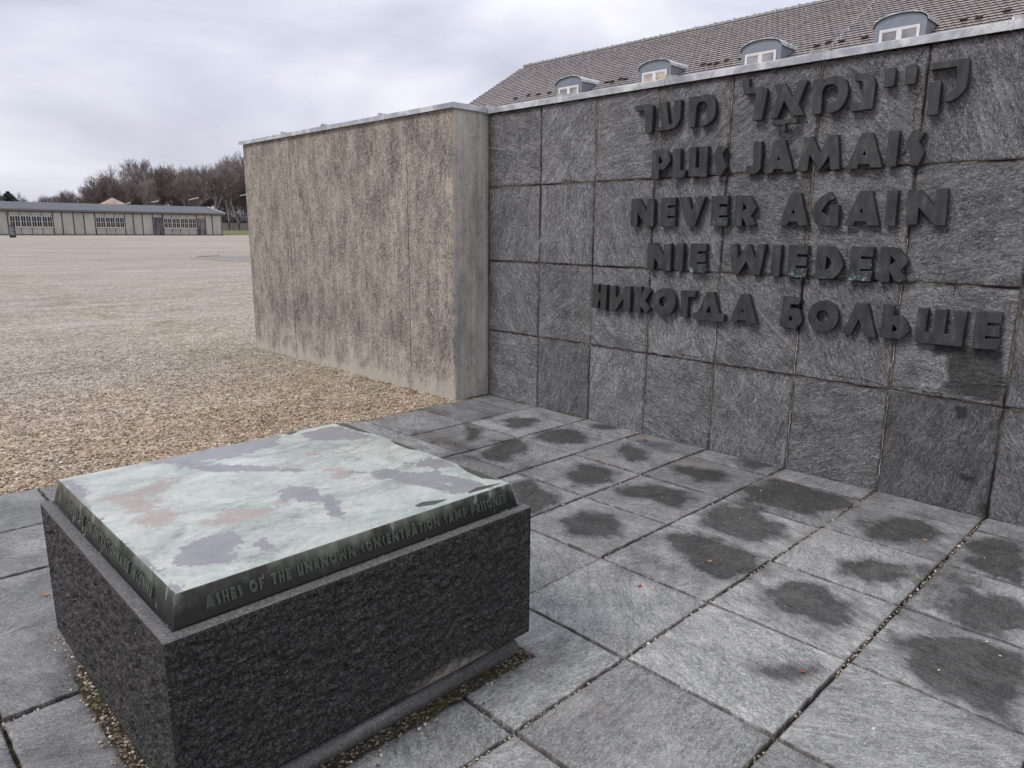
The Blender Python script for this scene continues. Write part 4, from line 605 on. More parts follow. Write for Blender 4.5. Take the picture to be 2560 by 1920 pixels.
while y < CY1-.05: ls.append(y); y += random.choice([.09, .11, .12, .14, .16])
cface('face', CY0, CY1, CX, 0, M_conc, .018, ls, .0022, True)
cface('end_face', CX, 4.83, CY0, 1, M_conc_end, .012, [CX+.035, CX+.12, CX+.20, CX+.29, CX+.36], .0012, False)
MB().box((CX+.004, CY0+.004, -.08), (5.2, CY1, CT-.002)).build('core', M_conc_end, conc)
coping('coping', [6.446, 7.574, 8.538], conc, CX-.032, 5.22, CY0-.03, CY1+.06, 2.778)
# return of the coping along the end face
k = MB(); k.box((CX-.030, CY0-.036, 2.730), (XW-.034, CY0-.028, 2.779)); k.build('coping_return', M_zinc, conc)
k = MB(); k.box((CX-.002, CY1, -.08), (5.2, CY1+.003, CT-.004)); k.build('far_face', M_conc_end, conc)

# ================================================================ inscriptions: each line a thing, each letter a part
def extr(name, outer, holes, mat, parent, XFront, depth, wobble=True, bev=.0022):
    """prism of a flat letter: outline in (y, z), front face at XFront, going back by depth"""
    bm = bmesh.new(); loops = [outer]+holes; vs = []
    ed = []
    for lp_ in loops:
        vv = [bm.verts.new((XFront, p[0], p[1])) for p in lp_]
        es = [bm.edges.new((vv[i_], vv[(i_+1) % len(vv)])) for i_ in range(len(vv))]; ed += es
    bmesh.ops.triangle_fill(bm, edges=ed, use_beauty=True, use_dissolve=False)
    for f_ in bm.faces:
        f_.normal_update()
        if f_.normal.x > 0: f_.normal_flip()
    bnd = [e_ for e_ in bm.edges if e_.is_boundary]
    r_ = bmesh.ops.extrude_face_region(bm, geom=bm.faces[:])
    nv = [q for q in r_['geom'] if isinstance(q, bmesh.types.BMVert)]
    for q in nv: q.co.x -= 0          # the extruded copy is the front
    fr = [q for q in r_['geom'] if isinstance(q, bmesh.types.BMFace)]
    old = [q for q in bm.verts if q not in set(nv)]
    for q in old: q.co.x += depth
    bmesh.ops.recalc_face_normals(bm, faces=bm.faces[:])
    me = bpy.data.meshes.new(name)
    bm.to_mesh(me); bm.free(); me.materials.append(mat)
    o_ = bpy.data.objects.new(name, me); link(o_, parent)
    if bev: bevel(o_, bev, 1, 40)
    return o_
LAB = ['top line of large bronze Hebrew letters fixed to the slab wall', 'bronze letters spelling PLUS JAMAIS on the slab wall', 'bronze letters spelling NEVER AGAIN on the slab wall',
       'bronze letters spelling NIE WIEDER with green copper stains', 'lowest bronze line in Cyrillic letters on the slab wall']
ZB = [2.39, 2.04, 1.69, 1.35, 1.0]
ins = [empty('inscription', (XW-.03, 2.4, ZB[i_]+.1), label=LAB[i_], cat='lettering', group='bronze inscription lines on the memorial wall') for i_ in range(5)]
seen = {}
for ln, nm, ou, ho in LETTERS:
    dx = random.uniform(-.004, .002) if nm != 'qamats' else -.03
    o_ = extr('letter', ou, ho, M_bronze, ins[ln], XW-.052+dx, .044)
    me = o_.data; n_ = len(me.vertices); at = me.attributes.new('stain_or_reflection', 'FLOAT', 'POINT')
    zmin = min(p[1] for p in ou); s_ = .30 if ln else .0
    gr = {3: .40, 2: .36, 1: .38, 4: .36}.get(ln, .05)
    if nm == 'E' and ln in (2, 3): gr = .50 if ln == 2 else .60
    if nm in ('D', 'R') and ln == 3: gr = .48
    at.data.foreach_set('value', [max(-.2, gr-(v_.co.z-zmin)*1.6) for v_ in me.vertices])
# small studs seen behind some letters and pale lime specks: fixing marks on the stone
# ================================================================ stone block with bronze lid
blk = empty('memorial_block', (1.17, 2.40, 0), label='low square block of rough dark granite carrying a patinated bronze lid', cat='monument')
BX0, BX1, BY0, BY1, BZ = .507, 1.836, 1.757, 3.054, .6294
def bface(a0, a1, z0, z1, fixed, axis, out, sd):
    n0 = int((a1-a0)/.0058); n1_ = int((z1-z0)/.0058); U = np.linspace(a0, a1, n0+1); Z = np.linspace(z0, z1, n1_+1)
    uu_, zz_ = np.meshgrid(U, Z, indexing='ij'); u_ = uu_.ravel(); z_ = zz_.ravel(); P = np.stack([u_, z_*1.25, u_*0+sd], 1)
    Pw = P+.02*np.stack([fbm(P, 12, 2, 71+sd), fbm(P, 12, 2, 72+sd), P[:, 0]*0], 1)
    # overlapping scale-like punch marks
    h = (fbm(Pw, 5, 2, 7+sd)-.5)*.006+np.abs(fbm(Pw*np.array([.75, 1.25, 1]), 30, 3, 9+sd)-.5)*-.062+(fbm(P, 120, 2, 3+sd)-.5)*.0045+.004
    e_ = np.minimum(np.minimum(u_-a0, a1-u_), np.minimum(z1-z_, (z_-z0)+.003))
    k_ = sstep(e_, .010, .024+.010*fbm(P, 30, 2, 1))
    h = h*k_-.001*(1-k_)-.003*np.exp(-e_/.0035)
    pos = np.stack([fixed+out*h, u_, z_], 1) if axis == 0 else np.stack([u_, fixed+out*h, z_], 1)
    idx = np.arange((n0+1)*(n1_+1)).reshape(n0+1, n1_+1)
    F_ = np.stack([idx[:-1, :-1].ravel(), idx[1:, :-1].ravel(), idx[1:, 1:].ravel(), idx[:-1, 1:].ravel()], 1)
    flip = (axis == 0 and out < 0) or (axis == 1 and out > 0)
    if flip: F_ = F_[:, ::-1]
    wet = np.zeros(len(u_))
    if axis == 1 and out < 0:    # pale scuffed zone above the right part of the foot
        d_ = z_-.105; wet = sstep(np.minimum(u_-1.20, 1.68-u_), 0, .2)*sstep(.055-d_, 0, .05)*(.35+.9*fbm(P, 30, 3, 91))
    return pos, F_, dict(wet=np.clip(wet, 0, .75))
zb = .108
ps = [bface(BX0, BX1, zb, BZ-.004, BY0, 1, -1, 1), bface(BX0, BX1, zb, BZ-.004, BY1, 1, 1, 2), bface(BY0, BY1, zb, BZ-.004, BX0, 0, -1, 3), bface(BY0, BY1, zb, BZ-.004, BX1, 0, 1, 4)]
V_, F_, A_ = merge(ps, lambda p: p)
body = mobj('block', V_, F_, M_gran, blk, smooth=True, attrs=A_)
def rect(i_, z): return [(BX0+i_, BY0+i_, z), (BX1-i_, BY0+i_, z), (BX1-i_, BY1-i_, z), (BX0+i_, BY1-i_, z)]
def rings(rs, capt=False, capb=False):
    v_ = [p for r_ in rs for p in r_]; f_ = []
    for k_ in range(len(rs)-1):
        for q in range(4): f_.append((k_*4+q, k_*4+(q+1) % 4, (k_+1)*4+(q+1) % 4, (k_+1)*4+q))
    if capt: f_.append(tuple((len(rs)-1)*4+q for q in range(4)))
    if capb: f_.append((3, 2, 1, 0))
    return v_, f_
v_, f_ = rings([rect(.001, BZ-.005), rect(.004, BZ), rect(.025, BZ+.0005), rect(.2, BZ+.0005)], capt=True)
mobj('honed_top', v_, f_, M_hone, blk)
v_, f_ = rings([rect(.035, .082), rect(.030, .086), rect(.001, .107)], capb=True); mobj('chamfer', v_, f_, M_gran, blk, attrs=dict(wet=np.array([.25]*12)))
# rounded foot
rs = [rect(.050, .088)]
for a in range(0, 91, 10): rs.append(rect(.047-.017*math.sin(math.radians(a)), .020+.050*math.cos(math.radians(a))))
rs += [rect(.036, .006), rect(.040, -.03)]
v_, f_ = rings(rs[::-1]); o_ = mobj('foot', v_, f_, M_hone, blk, smooth=True)
# lid
LX0, LX1, LY0, LY1 = .548, 1.796, 1.797, 3.022; LH = .720; IN = .018
def lrect(i_, z): return [(LX0+i_, LY0+i_, z), (LX1-i_, LY0+i_, z), (LX1-i_, LY1-i_, z), (LX0+i_, LY1-i_, z)]
v_, f_ = rings([lrect(-.006, BZ), lrect(-.006, BZ+.004), lrect(-.001, BZ+.0045), lrect(0, BZ+.009), lrect(IN-.0005, LH-.0015), lrect(IN+.001, LH)])
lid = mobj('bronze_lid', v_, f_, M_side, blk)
n_ = 240
U = np.linspace(LX0+IN+.001, LX1-IN-.001, n_); Vv = np.linspace(LY0+IN+.001, LY1-IN-.001, n_)
uu_, vv_ = np.meshgrid(U, Vv, indexing='ij'); P = np.stack([uu_.ravel(), vv_.ravel(), uu_.ravel()*0], 1); G2 = P[:, :2]
e_ = np.minimum(np.minimum(P[:, 0]-U[0], U[-1]-P[:, 0]), np.minimum(P[:, 1]-Vv[0], Vv[-1]-P[:, 1]))
hz = LH+(fbm(P, 3.2, 2, 5)-.5)*.004*sstep(e_, 0, .12)
cen = np.array([2.15, 2.80]); dd = G2-cen; ang = np.arctan2(dd[:, 1], dd[:, 0]); rad_ = np.hypot(*dd.T)
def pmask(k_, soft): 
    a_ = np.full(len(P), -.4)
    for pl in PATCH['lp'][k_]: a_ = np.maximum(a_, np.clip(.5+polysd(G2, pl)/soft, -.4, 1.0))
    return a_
rg = np.zeros(len(P))
for cx_, cy_, r_, a0 in RINGS:
    q = np.hypot(P[:, 0]-cx_, P[:, 1]-cy_); rg = np.maximum(rg, np.clip(1-np.abs(q-r_)/.005, 0, 1)*a0)
p2 = np.stack([np.cos(ang)*1.0, rad_, np.sin(ang)], 1)
p2 = np.stack([ang, rad_*2, np.zeros(len(P))], 1)
idx = np.arange(n_*n_).reshape(n_, n_); F_ = np.stack([idx[:-1, :-1].ravel(), idx[1:, :-1].ravel(), idx[1:, 1:].ravel(), idx[:-1, 1:].ravel()], 1)
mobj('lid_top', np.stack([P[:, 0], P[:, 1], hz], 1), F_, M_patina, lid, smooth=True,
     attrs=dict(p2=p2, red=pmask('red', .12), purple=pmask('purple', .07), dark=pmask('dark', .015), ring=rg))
M_raise = flat('raised_bronze', (.075, .083, .072), .3, .3, 14, .2)
# raised lettering on the two flanks the photograph shows; glyphs share the wall's letter shapes
GL = {}
for ln, nm, ou, ho in LETTERS:
    ym = max(p[0] for p in ou); z0 = min(p[1] for p in ou); hh = max(p[1] for p in ou)-z0
    nf = lambda l: [((ym-p[0])/hh, (p[1]-z0)/hh) for p in l]
    if nm not in GL or nm == 'O': GL[nm] = (nf(ou), [nf(h_) for h_ in ho])
GL['C'] = ([(.42, 1.0), (.05, .5), (.42, 0), (.60, .12), (.32, .5), (.60, .88)], [])
GL['F'] = ([(0, 0), (.27, 0), (.27, .42), (.52, .44), (.52, .62), (.27, .62), (.27, .78), (.6, .80), (.6, 1), (0, 1)], [])
GL['T'] = ([(.24, 0), (.52, 0), (.52, .76), (.76, .76), (.76, 1), (0, 1), (0, .76), (.24, .76)], [])
GL['H'] = ([(0, 0), (.25, 0), (.25, .40), (.45, .40), (.45, 0), (.70, 0), (.70, 1), (.45, 1), (.45, .60), (.25, .60), (.25, 1), (0, 1)], [])
def lettering(words, A0, dirv, length, hgt, z0, out, name):
    """words run from A0 along dirv on the sloping flank; out = outward horizontal"""
    adv = 0; items = []
    for ch in words:
        if ch == ' ': adv += .62; continue
        o_, h_ = GL[ch]; wd_ = max(p[0] for p in o_); items.append((adv, o_, h_)); adv += wd_+.20
    sx = length/adv
    slope = IN/(LH-BZ-.009)
    for a_, o_, h_ in items:
        bm = bmesh.new(); ed = []; vs0 = []
        for lp_ in [o_]+h_:
            vv = [bm.verts.new((a_*sx+p[0]*sx, p[1]*hgt, 0)) for p in lp_]; vs0 += vv
            ed += [bm.edges.new((vv[i_], vv[(i_+1) % len(vv)])) for i_ in range(len(vv))]
        r_ = bmesh.ops.triangle_fill(bm, edges=ed, use_beauty=True)
        fs = [q for q in r_['geom'] if isinstance(q, bmesh.types.BMFace)]
        r_ = bmesh.ops.extrude_face_region(bm, geom=fs)
        for q in r_['geom']:
            if isinstance(q, bmesh.types.BMVert): q.co.z += .0062
        bmesh.ops.recalc_face_normals(bm, faces=bm.faces[:])
        for q in bm.verts:
            s_, hq, e2 = q.co; zz = z0+hq
            inn = slope*(zz-BZ-.009)
            pos = Vector(A0)+Vector(dirv)*s_-Vector(out)*(inn-e2+.0006); pos.z = zz; q.co = pos
        me = bpy.data.meshes.new(name); bm.to_mesh(me); bm.free(); me.materials.append(M_raise)
        q = bpy.data.objects.new(name, me); link(q, lid); bevel(q, .0012, 2)
lettering('ASHES OF THE UNKNOWN CONCENTRATION CAMP PRISONER', (LX0+.085, LY0, 0), (1, 0, 0), 1.118, .033, BZ+.028, (0, -1, 0), 'raised_letter')
lettering('CENDRES DU CONCENTRATIONNAIRE INCONNU', (LX0, LY1-.17, 0), (0, -1, 0), .90, .033, BZ+.028, (-1, 0, 0), 'raised_letter')

# ================================================================ loose pebbles, moss, leaves
k = MB()
for zq, ((x0, y0), (x1, y1)) in enumerate((((BX0-.0, BY0+.005), (BX1+.01, BY0+.005)), ((BX0+.02, BY0), (BX0+.02, BY1)), ((BX1-.02, BY0), (BX1-.02, BY1)))):
    n_ = 40; A, B = [], []
    d = Vector((x1-x0, y1-y0)).normalized(); nn = Vector((-d.y, d.x))
    for i_ in range(n_+1):
        q = Vector((x0, y0))+(Vector((x1, y1))-Vector((x0, y0)))*i_/n_; A.append((*(q-nn*random.uniform(.018, .034)), .0035+.0012*zq)); B.append((*(q+nn*(.045 if zq == 0 else random.uniform(.024, .040))), .0035+.0012*zq))
    k.add(A+B, [(i_, i_+1, n_+2+i_, n_+1+i_) for i_ in range(n_)])
setp(k.build('soil', M_soil), kind='stuff', label='brown mossy soil packed along the foot of the stone block', cat='soil')
def ico():
    t = (1+5**.5)/2
    v = np.array([(-1,t,0),(1,t,0),(-1,-t,0),(1,-t,0),(0,-1,t),(0,1,t),(0,-1,-t),(0,1,-t),(t,0,-1),(t,0,1),(-t,0,-1),(-t,0,1)], float)/math.hypot(1, t)
    f = np.array([(0,11,5),(0,5,1),(0,1,7),(0,7,10),(0,10,11),(1,5,9),(5,11,4),(11,10,2),(10,7,6),(7,1,8),(3,9,4),(3,4,2),(3,2,6),(3,6,8),(3,8,9),(4,9,5),(2,4,11),(6,2,10),(8,6,7),(9,8,1)])
    return v, f
IV, IF = ico()
def pebbles(name, P, R, tone, mat, flatn=.62, **k):
    n = len(P); v = np.repeat(IV[None], n, 0)*(1+rng.normal(0, .16, (n, 12, 1)))
    sc = np.stack([rng.uniform(.75, 1.35, n), rng.uniform(.6, 1.1, n), rng.uniform(flatn*.7, flatn*1.2, n)], 1)
    v = v*sc[:, None, :]*np.asarray(R)[:, None, None]
    a = rng.uniform(0, 6.28, n); ca, sa = np.cos(a)[:, None], np.sin(a)[:, None]
    x = v[..., 0]*ca-v[..., 1]*sa; y = v[..., 0]*sa+v[..., 1]*ca; v = np.stack([x, y, v[..., 2]], 2)+np.asarray(P)[:, None, :]
    f = (IF[None]+12*np.arange(n)[:, None, None]).reshape(-1, 3)
    o_ = mobj(name, v.reshape(-1, 3), f, mat, attrs=dict(tone=np.repeat(tone, 12)))
    return setp(o_, kind='stuff', **k)
P, R = [], []
for j in range(1, 9):                       # along the wide joints (constant y)
    yj = PY[j]; dens = 130 if yj < 2.2 else 60
    for _ in range(int(dens*4.4)):
        x = random.uniform(.25, 4.8)
        if .45 < x < 1.9 and 1.7 < yj < 3.1: continue
        if fbm(np.array([[x*1.7, yj*5, 0]]), 1, 2, 3)[0] < (.40 if yj > 1.5 else .30): continue
        P.append((x, yj+random.gauss(0, .004), -.012+random.uniform(-.002, .004))); R.append(random.uniform(.0020, .0055)*(1.5 if random.random() < .14 else 1))
for i in range(1, 9):
    xi = PX[i]
    for _ in range(330):
        y = random.uniform(.1, 5.2)
        if fbm(np.array([[xi*5, y*1.7, 0]]), 1, 2, 8)[0] < .44: continue
        P.append((xi+random.gauss(0, .002), y, -.013)); R.append(random.uniform(.0015, .0036))
for _ in range(560):                        # washed-out grit at the left side of the block
    y = random.uniform(1.9, 3.2); x = .545+random.gauss(-.012, .014)-abs(random.gauss(0, .03))*(1 if random.random() < .4 else 0)
    P.append((x, y, random.uniform(.0, .006))); R.append(random.uniform(.002, .0065))
for _ in range(420):
    x = random.uniform(.55, 1.85); P.append((x, 1.797-abs(random.gauss(0, .010)), .001)); R.append(random.uniform(.0012, .004))
for _ in range(60):
    x = random.uniform(1.0, 1.8); P.append((x, 1.74-abs(random.gauss(0, .05)), .004)); R.append(random.uniform(.002, .0065))
pebbles('joint_pebbles', P, R, np.clip(rng.normal(.42, .30, len(P)), 0, 1), M_peb, label='cream and brown pebbles lying in the joints between the paving slabs', cat='pebbles')
P, R = [], []
for _ in range(420):
    x, y = random.uniform(.1, 4.8), random.uniform(.2, 5.2)
    if .5 < x < 1.86 and 1.74 < y < 3.07: continue
    P.append((x, y, .004)); R.append(random.uniform(.001, .0032) if random.random() < .75 else random.uniform(.003, .0062))
for _ in range(150):
    P.append((random.uniform(.2, 4.7), 5.235-abs(random.gauss(0, .12)), .004)); R.append(random.uniform(.002, .006))
pebbles('scattered_pebbles', P, R, np.clip(rng.normal(.78, .18, len(P)), 0, 1), M_peb, label='pale pebbles scattered loose on top of the dark paving slabs', cat='pebbles')
n = 21000; x = rng.uniform(-.6, 4.42, n*2); y = 5.25+rng.beta(.8, 2.2, n*2)*7.0; keep = (y > 5.25) & (x < 4.40) & (x > (y-5.2)*.12-.4); x = x[keep][:n]; y = y[keep][:n]
pebbles('gravel_stones', np.stack([x, y, rng.uniform(-.004, .003, len(x))], 1), rng.uniform(.003, .0105, len(x)), np.clip(rng.normal(.46, .30, len(x)), 0, 1), M_peb, label='loose tan gravel stones covering the open ground before the concrete wall', cat='gravel')
# moss cushions along the foot of the walls
P, R = [], []
for _ in range(420):
    t = random.random()
    if t < .4: p = (random.uniform(4.44, 4.83), 5.272-abs(random.gauss(0, .012)), .0)
    elif t < .75: p = (4.822-abs(random.gauss(0, .010)), random.uniform(3.2, 5.2), .0)
    else: p = (4.40-abs(random.gauss(0, .05)), random.uniform(5.3, 8.2), .0)
    if fbm(np.array([p]), 6, 2, 12)[0] < .5: continue
    P.append(p); R.append(random.uniform(.004, .012))
n = len(P)
v = np.repeat(IV[None], n, 0)*(1+rng.normal(0, .3, (n, 12, 1)))*np.array(R)[:, None, None]*np.array([1, 1, .6])+np.array(P)[:, None, :]
setp(mobj('moss', v.reshape(-1, 3), (IF[None]+12*np.arange(n)[:, None, None]).reshape(-1, 3), M_moss), kind='stuff', label='yellow green moss cushions along the foot of the walls', cat='moss')
# fallen leaves
def leaf(loc, s_, col_, lab, rz):
    k = MB(); pts = []; N = 10
    for i_ in range(N):
        a = 2*math.pi*i_/N; r_ = s_*(1 if i_ % 2 == 0 else .55)*random.uniform(.8, 1.1); pts.append((r_*math.cos(a+rz)*1.3, r_*math.sin(a+rz), random.uniform(0, s_*.45)))
    k.add([(0, 0, s_*.1)]+pts, [(0, i_+1, (i_+1) % N+1) for i_ in range(N)])
    k.tube([(0, 0, s_*.1), (-s_*.9, -s_*.9, s_*.05)], .0008, 4)
    o_ = mobj('fallen_leaf', np.array(k.v), k.f, col_); o_.location = loc; setp(o_, lab, 'leaf', 'fallen leaves on the paving')
for x, y, s_, c_, lab in LEAVES: leaf((x, y, .004), s_, M_leaf if c_ else flat('tan_leaf', (.34, .22, .14), .7, .25, 40), lab, random.random()*6)
# grass sprig in a joint
k = MB()
for _ in range(9):
    a = random.uniform(0, 6.28); l_ = random.uniform(.015, .045); b = Vector((0, random.uniform(-.03, .03), -.005))
    k.tube([b, b+Vector((math.cos(a)*l_*.3, math.sin(a)*l_*.3, l_*.5)), b+Vector((math.cos(a)*l_*.9, math.sin(a)*l_*.9, l_*.62))], [.0012, .001, .0003], 4)
o_ = k.build('weed', flat('weed_green', (.20, .26, .05), .6)); o_.location = (WEED[0], WEED[1], 0); setp(o_, 'tiny yellow green weed growing out of a joint in the paving', 'plant')
# ================================================================ long roofed building behind the wall
bld = empty('maintenance_building', (50, 17, 0), label='long building with a pitched tiled roof and zinc dormers rising behind the slab wall', cat='building')
K = 1.35
def kx(x): return K*x
def kz(z): return EYE+K*(z-EYE)
DX, DZ, SL = kx(30), kz(8.45), .6                       # dormer front plane and the roof height there
RX, RZ = kx(36.77), kz(8.45)+.6*(kx(36.77)-kx(30))
VY = kx(36.5); EX = DX-3.2; YE = -22.
def rz_(x): return DZ+SL*(x-DX)
m = NM('clay_tile', .38, .5); o = m.obj
s_ = sepr(m, m.vor(m.map(o, (1, 3.1, 2.2)), 2.2, out='Color')); g1 = m.noise(o, .35, 5, .65, .4); g2 = m.noise(o, 3, 4, .7)
v = m.math('MULTIPLY_ADD', g1, .55, m.math('MULTIPLY_ADD', s_, .28, m.math('MULTIPLY', g2, .2)))
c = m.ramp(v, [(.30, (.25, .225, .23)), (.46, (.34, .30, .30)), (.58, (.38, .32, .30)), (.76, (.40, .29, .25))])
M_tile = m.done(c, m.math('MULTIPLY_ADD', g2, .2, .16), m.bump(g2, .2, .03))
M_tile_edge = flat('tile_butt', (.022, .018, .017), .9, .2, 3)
# saw-tooth courses with scalloped lower edges
def courses(x0, x1, ya, yb, gauge=.40, tw=.36):
    cs = 1/math.hypot(1, SL); n = int((x1-x0)/(gauge*cs)); ny = int((yb-ya)/(tw/4)); Y = np.linspace(ya, yb, ny+1)
    VV, FF, MI, b = [], [], [], 0
    ph = (Y/tw) % 1
    for i in range(n):
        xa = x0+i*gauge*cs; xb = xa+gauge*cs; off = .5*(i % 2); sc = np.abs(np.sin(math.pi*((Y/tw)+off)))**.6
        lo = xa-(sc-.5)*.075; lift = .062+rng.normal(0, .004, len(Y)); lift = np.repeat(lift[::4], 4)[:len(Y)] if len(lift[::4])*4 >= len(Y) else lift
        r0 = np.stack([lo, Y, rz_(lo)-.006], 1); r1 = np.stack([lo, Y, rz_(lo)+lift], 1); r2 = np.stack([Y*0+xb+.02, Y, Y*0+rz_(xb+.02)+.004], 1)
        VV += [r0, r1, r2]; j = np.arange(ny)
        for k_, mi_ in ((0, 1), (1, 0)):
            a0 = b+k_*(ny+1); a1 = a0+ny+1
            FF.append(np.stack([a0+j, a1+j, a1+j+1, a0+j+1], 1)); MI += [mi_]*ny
        b += 3*(ny+1)
    return np.concatenate(VV), np.concatenate(FF), MI
V_, F_, MI = courses(DX-2.2, RX-.15, YE, VY)
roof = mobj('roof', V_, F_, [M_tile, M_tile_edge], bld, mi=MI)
mb = MB()     # deck, far slope, verge
mb.add([(EX, YE, rz_(EX)-.05), (EX, VY, rz_(EX)-.05), (RX, VY, RZ-.05), (RX, YE, RZ-.05), (2*RX-EX, VY, rz_(EX)-.05), (2*RX-EX, YE, rz_(EX)-.05)], [(0, 3, 2, 1), (3, 5, 4, 2)])
mb.box((EX, VY-.02, rz_(EX)-.5), (EX+.01, VY, rz_(EX)-.4))
mb.build('roof_deck', flat('roof_deck', (.10, .085, .08), .8), bld)
mb = MB(); n_ = 150; yl = np.linspace(YE, VY, n_+1)
for a, b in zip(yl[:-1], yl[1:]): mb.tube([(RX, a, RZ-.02), (RX, b-.03, RZ+.025)], [.12, .135], 8)
mb.build('ridge_tiles', flat('ridge_tile', (.20, .20, .195), .5, .2, 2), roof, smooth=False)
M_galv = flat('galvanised', (.55, .56, .58), .4, .1, 3, .4)
cl0 = MB().box((RX-.19, 0, RZ-.10), (RX+.02, .07, RZ+.17)).build('ridge_clip', M_galv, roof); cl0.location.y = YE+.6
for y in np.arange(YE+2.15, VY, 1.55): q = cl0.copy(); C.objects.link(q); q.location.y = y
mb = MB(); mb.tube([(RX-.20, YE, RZ-.06), (RX-.20, VY, RZ-.06)], .018, 5)
mb.build('ridge_wire', M_galv, roof)
MB().box((EX+.6, YE+.3, -.1), (2*RX-EX-.6, VY-.25, rz_(EX)+.1)).build('walls', flat('render_cream', (.55, .52, .46), .9), bld)
gab = MB(); gab.add([(EX+.6, VY-.25, rz_(EX)), (2*RX-EX-.6, VY-.25, rz_(EX)), (RX, VY-.25, RZ-.12), (EX+.6, VY-.3, rz_(EX)), (2*RX-EX-.6, VY-.3, rz_(EX)), (RX, VY-.3, RZ-.12)], [(0, 2, 1), (3, 4, 5), (0, 3, 5, 2), (2, 5, 4, 1)])
gab.build('gable', flat('render_gable', (.55, .52, .46), .9), bld)
M_white = flat('white_frame', (.78, .78, .78), .45, .05, 3)
m = NM('dormer_glass', .12, .6); o = m.obj; z = m.n('ShaderNodeSeparateXYZ'); m.set(z.inputs[0], o)
M_glassd = m.done(m.ramp(m.noise(o, .9, 2), [(.35, (.20, .205, .23)), (.65, (.42, .42, .44))]), .15)
m = NM('dormer_glass_warm', .12, .6); o = m.obj
M_glassw = m.done(m.ramp(m.noise(o, 1.6, 3), [(.4, (.40, .38, .36)), (.55, (.62, .50, .36))]), .2)
def dormer(yc, warm=False):
    W, H1, ARC = 1.79*K/2, .72*K, .37*K; z0 = DZ-.35; zt = DZ+H1-.03; N = 14
    arc = lambda t, e_=0, w_=W: (yc+(w_+e_)*math.cos(math.pi*t), zt+e_*.4+(ARC)*math.sin(math.pi*t)**.85*1.0)
    k = MB()
    front = [(DX, yc+W, z0), (DX, yc-W, z0)]+[(DX, *arc(1-i_/N)) for i_ in range(N+1)]
    # rings run back until they meet the roof slope
    back = [((zz-DZ)/SL+DX if zz > DZ else DX, yy, zz) for _, yy, zz in front]
    back = [(max(x_, DX+.01), y_, z_) for x_, y_, z_ in back]
    n_ = len(front); k.add(front+back, [tuple(range(n_))[::-1]]+[(i_, (i_+1) % n_, n_+(i_+1) % n_, n_+i_) for i_ in range(n_)])
    d = k.build('dormer', M_zinc_dark, roof)
    c_ = MB(); A = [arc(i_/N, .07) for i_ in range(N+1)]; B = [(y_, z_+.045) for y_, z_ in A]
    fr = [(DX-.13, y_, z_) for y_, z_ in A]+[(DX-.13, y_, z_) for y_, z_ in B]
    bk = [(max(DX+.2, (z_-DZ)/SL+DX+.25), y_, z_) for y_, z_ in A]+[(max(DX+.2, (z_-DZ)/SL+DX+.25), y_, z_) for y_, z_ in B]
    q = N+1; v_ = fr+bk; f_ = []
    for i_ in range(N):
        f_ += [(i_, i_+1, q+i_+1, q+i_), (q+i_, q+i_+1, 3*q+i_+1, 3*q+i_), (2*q+i_, 3*q+i_, 3*q+i_+1, 2*q+i_+1), (i_, 2*q+i_, 2*q+i_+1, i_+1)]
    f_ += [(0, q, 3*q, 2*q), (N, 2*q+N, 3*q+N, q+N)]
    c_.add(v_, f_); c_.build('dormer_roof', M_zinc, roof)
    wf = MB(); ww, w0, w1 = 1.38*K/2, DZ+.02, DZ+.60*K; t_ = .065*K
    for a, b in (((yc-ww, w0), (yc-ww+t_, w1)), ((yc+ww-t_, w0), (yc+ww, w1)), ((yc-ww+t_, w1-t_), (yc+ww-t_, w1)), ((yc-ww+t_, w0-.06), (yc+ww-t_, w0+t_)), ((yc-t_*.9, w0+t_), (yc+t_*.9, w1-t_))):
        wf.box((DX-.055, a[0], a[1]), (DX-.004, b[0], b[1]))
    for sgn in (-1, 1):   # inner sash of each casement
        c0 = yc+sgn*(t_*.9+(ww-t_*1.9)/2); h_ = (ww-t_*1.9)/2
        wf.box((DX-.040, c0-h_+.001, w0+t_+.002), (DX-.012, c0-h_+.05, w1-t_-.002)); wf.box((DX-.040, c0+h_-.05, w0+t_+.002), (DX-.012, c0+h_-.001, w1-t_-.002))
        wf.box((DX-.038, c0-h_+.051, w1-t_-.05), (DX-.012, c0+h_-.051, w1-t_-.003))
    wo = wf.build('dormer_window', M_white, roof); 
    return d
for i_, yc in enumerate([26.45, 21.07, 15.75, 10.33, 4.95, -.4]):
    dormer(K*yc); ww = 1.38*K/2-.07*K
    MB().box((DX-.010, K*yc-ww, DZ+.08), (DX-.003, K*yc+ww, DZ+.55*K)).build('pane', M_glassw if i_ == 1 else M_glassd, roof)
# snow hooks, vent tiles and the lightning wire
hk = None
for xx in (RX-1.6, DX-.35):
    for y in np.arange(YE+1, VY, 2.55):
        y += random.uniform(-.1, .1); z_ = rz_(xx)
        if hk is None: q = hk = MB().tube([(.12, 0, .07), (-.08, 0, .06), (-.10, 0, .34)], .016, 4).build('snow_hook', M_zinc, roof)
        else: q = hk.copy(); C.objects.link(q)
        q.location = (xx, y, z_)
vt = MB().box((-.14, -.16, 0), (.14, .16, .085)).build('vent_tile', M_tile_edge, roof); vt.location = (DX+1.9, 30, rz_(DX+1.9)+.035); vt.rotation_euler = (0, -math.atan(SL), 0); bevel(vt, .04, 2)
vents = [K*y for y in (31.6, 30.7, 29.8, 28.9, 27.9, 24.9, 24.5, 24.1, 23.7, 22.6, 19.3, 18.9, 18.5, 18.1, 17.3, 13.9, 13.5, 12.9, 12.0, 11.3, 8.6, 8.1, 7.3, 6.3)]
